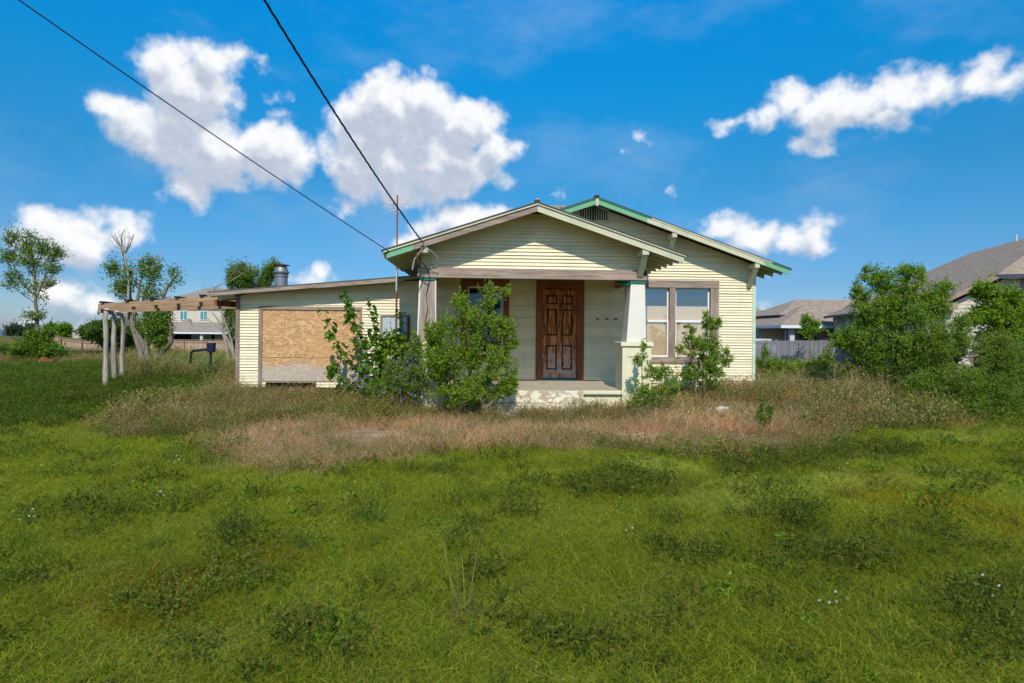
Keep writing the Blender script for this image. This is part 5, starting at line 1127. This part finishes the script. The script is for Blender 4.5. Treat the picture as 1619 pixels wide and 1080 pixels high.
for a_, b_, dn, sc in ((1.9, 4.5, 120, .85), (4.5, 8, 85, .95), (8, 13, 60, 1.1), (13, 20, 34, 1.3), (20, 32, 15, 1.8), (32, 60, 3.0, 3.2)):
    x, y = sample(a_, b_, dn); m = ~house_mask(x, y); x, y = x[m], y[m]; px, py, dry = zone(x, y); dry = zone(x+RNG.normal(size=len(x))*.22, y+RNG.normal(size=len(x))*.30)[2]
    n = len(x); dk = patch(px, py, DARK)*(1-dry); br = patch(px, py, BROWN)*(1-dry); pl_ = patch(px, py, PALE); u = RNG.uniform(size=n); v = RNG.uniform(size=n)
    nz = lownoise(x, y, 1.6, 8); nz2 = lownoise(x, y, 4.5, 9); tone_var = 1+.22*nz+.14*nz2  # random tone of grass and weeds across the ground
    q = x/y; meadow = ((y > 24) & (q > -.92)) | ((y > 17.5) & (q > -.52) & (q < -.3)); right = (q > .42) & (y > 11.5)
    for i in range(n):
        if 21.5 < y[i] < 26.6 and -23.6/26.2 < q[i] < -20.6/26.2: continue
        rz = RNG.uniform(0, 6.28); s = sc*RNG.uniform(.8, 1.25); z = gzf(x[i], y[i]) if False else 0.
        X_, Y_ = x[i], y[i]
        if dry[i] or meadow[i] or right[i]:
            pinkz = in_poly(px[i:i+1], py[i:i+1], [(362,690),(420,668),(560,672),(760,668),(900,672),(1000,668),(1100,640),(1330,665),(1240,712),(985,712),(760,706),(520,738),(370,742)])[0]
            if pinkz and not meadow[i]:
                kd = 'straw' if u[i] < .72 else ('dry' if u[i] < .92 else 'olive')
                t = (1, 1, 1) if nz[i] > -.2 else (.9, .95, .9)
                if kd != 'straw': s *= .75
            else: kd = 'olive' if u[i] < .52+.4*nz[i] else ('dry' if u[i] < .85 else 'straw'); t = (1, 1, 1) if nz2[i] < .1 else (1.12, .90, .88)
            hm = .62 if y[i] > 20 else 1.
            if q[i] > .2 and y[i] < 13.5 and y[i] > 9.2: s *= 1.35
            bare_ = max(0, 1-math.hypot((px[i]-600)/150, (py[i]-690)/16))+max(0, 1-math.hypot((px[i]-1010)/70, (py[i]-688)/9))+max(0, 1-math.hypot((px[i]-1160)/70, (py[i]-690)/14))
            if not meadow[i] and RNG.uniform() < 1.6*bare_+(.35 if nz2[i] < -.15 and pinkz else .0): continue
            if RNG.uniform() < .06 and q[i] > .12: S['weeds'].append((X_, Y_, rz, 1.2, 1.3, 'broad', RNG.integers(9), np.array((1, 1, 1))))
            s *= .88*(.75+.5*RNG.uniform())*(1+.25*nz[i])
            if right[i] and not dry[i] and RNG.uniform() < .55:
                S['weeds'].append((X_, Y_, rz, 1.2, 1.0, ('broad', 'upright', 'dark')[RNG.integers(3)], RNG.integers(9), np.array((1.1, 1.2, 1.)))); continue
            if RNG.uniform() < .012 and y[i] < 14: S['tall'].append((X_, Y_, rz, .6, RNG.uniform(.35, .6), 'seed', RNG.integers(9), np.array((.9, .9, .9))))
            hs = 1.0
            S['dryweeds'].append((X_, Y_, rz, s, s*RNG.uniform(.75, 1.2)*hm, kd, RNG.integers(9), np.array(t)*tone_var[i]))
            continue
        # lawn
        dim = (1-.12*dk[i]-.10*br[i])*(1+.14*float(1-ss(py[i], 780, 900))*(1 if py[i] > 690 else .3))
        t = np.array((1.20, 1.10, .9))*(1+(tone_var[i]-1)*.6)*dim
        if br[i] > .3: t = t*np.array((1.15, .88, .7))
        kd = 'hay' if u[i] < .22+.25*nz2[i]+.5*pl_[i] else 'lawn'
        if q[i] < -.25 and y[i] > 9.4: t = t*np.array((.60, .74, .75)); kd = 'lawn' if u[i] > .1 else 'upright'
        if pl_[i] > .2: t = t*(1+.22*pl_[i])*np.array((1, 1.02, 1.3))
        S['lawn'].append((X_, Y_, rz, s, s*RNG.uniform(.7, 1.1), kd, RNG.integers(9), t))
        if v[i] < .025+.17*dk[i]+.07*br[i]+(.03 if nz[i] < -.3 else 0): S['weeds'].append((X_+.05, Y_, rz+1, s*.95, s*RNG.uniform(.6, 1.2), 'dark', RNG.integers(9), np.array((1, 1, 1))*(1 if br[i] < .3 else 1.3)))
        elif v[i] > .975: S['weeds'].append((X_+.05, Y_, rz+1, s*.8, s*.8, 'broad' if u[i] < .5 else 'upright', RNG.integers(9), np.array((.9, .9, .9))))
# tall dry grass right of the house and in front of the bushes
for k in range(150):
    px_ = RNG.uniform(1200, 1480); D_ = RNG.uniform(12.3, 17) if px_ < 1330 else RNG.uniform(11.3, 12.3); x_ = px_dir(px_, 600)[0]*D_
    S['tall'].append((x_, D_, RNG.uniform(0, 6.28), RNG.uniform(.7, 1.1), RNG.uniform(.5, .85), 'tall' if RNG.uniform() < .7 else 'seed', RNG.integers(9), np.array((1, 1, 1))))
for k in range(60):
    px_ = RNG.uniform(240, 370); D_ = RNG.uniform(17, 24); x_ = px_dir(px_, 560)[0]*D_
    S['tall'].append((x_, D_, RNG.uniform(0, 6.28), 1., RNG.uniform(.5, .9), 'tall', RNG.integers(9), np.array((.8, .95, .8))))
for (cx, cy, n, sx, sy, kd) in ((45,825,3,12,3,'bloom'),(1335,965,2,30,15,'bloom'),(1545,945,3,40,25,'bloom'),(1390,880,2,10,5,'bloom'),(270,735,2,8,3,'bloom'),(235,790,3,30,10,'bloom'),(990,830,1,5,5,'bloom'),(1340,740,3,30,15,'bloom'),(690,690,5,60,10,'violet'),(430,715,4,40,10,'violet'),(1150,655,5,10,4,'violet'),(640,640,12,50,8,'violet'),(1500,660,8,60,8,'bloom')):
    for j in range(n):
        qx = cx+RNG.normal()*sx*.6; qy = cy+RNG.normal()*sy*.6; a__, b__ = px_dir(qx, qy); D_ = -EYE/b__*.97
        S['bloom'].append((a__*D_, D_, RNG.uniform(0, 6), 1., 1., kd, 0, np.array((1, 1, 1))))
for nm, key, kinds in (('lawn_grass', 'lawn', ('lawn', 'hay', 'upright')), ('lawn_weeds', 'weeds', ('dark', 'broad', 'upright')), ('dry_weeds', 'dryweeds', ('dry', 'olive', 'straw')), ('tall_dry_grass', 'tall', ('tall', 'seed')), ('small_wildflowers', 'bloom', ('bloom', 'violet'))):
    L_ = S[key]; n = len(L_); xs = np.array([l[0] for l in L_]); ys = np.array([l[1] for l in L_]); pts = np.stack([xs, ys, gz(xs, ys)], 1)
    rot = np.stack([RNG.normal(size=n)*.06, RNG.normal(size=n)*.06, np.array([l[2] for l in L_])], 1); sc = np.stack([[l[3] for l in L_], [l[3] for l in L_], [l[4] for l in L_]], 1)
    make_scatter(nm, '', pts, rot, sc, [(l[5], l[6]) for l in L_], np.clip(np.array([l[7] for l in L_]), .1, 3), kinds)
    print(nm, n)
def tuft(name, label, b, args, kw):
    V, F, T = blades(*args, **kw); me = np_mesh(name, V, F, M['grass'], T); o = bpy.data.objects.new(name, me); o.location = b; link(o, None, label, 'grass tuft')
M['plainblade'] = leafmat('grass_blades_plain')
def tuft(name, label, b, args, kw):
    V, F, T = blades(*args, **kw); me = np_mesh(name, V, F, M['plainblade'], T); o = bpy.data.objects.new(name, me); o.location = b; link(o, None, label, 'grass tuft')
a__, b__ = px_dir(733, 965); D_ = -EYE/b__
tuft('straw_tuft', 'clump of tall straw coloured stalks in the near lawn', (a__*D_, D_, gzf(a__*D_, D_)), (12, .06, .30, .55, .0, .22, .006, [(.34,.30,.09),(.24,.24,.06)]), dict(curl=.15, seg=4, seed=7))
tuft('straw_tuft', 'tangle of dead blades round the foot of the straw stalks', (a__*D_, D_-.01, gzf(a__*D_, D_)), (110, .10, .10, .30, .5, 1.4, .004, [(.22,.16,.08),(.28,.24,.10)]), dict(curl=1.2, seg=4, seed=8))
for cx, cy, hh, lb in ((228-150, 768, .4, 'single dark stalk standing in the left lawn'), (590, 830, .3, 'green grass clump in the middle of the lawn'), (365, 870, .45, 'branching dark weed in the left of the lawn')):
    a__, b__ = px_dir(cx, cy); D_ = -EYE/b__
    tuft('weed_tuft', lb, (a__*D_, D_, gzf(a__*D_, D_)), ((2 if 'single' in lb else 18), .06, hh*.5, hh, .0, .7 if 'single' not in lb else .05, .006, DK if 'dark' in lb else [(.12,.2,.03)]), dict(curl=.4, seg=4, seed=9, leaflets=12 if 'branching' in lb else 0, lsz=.022))
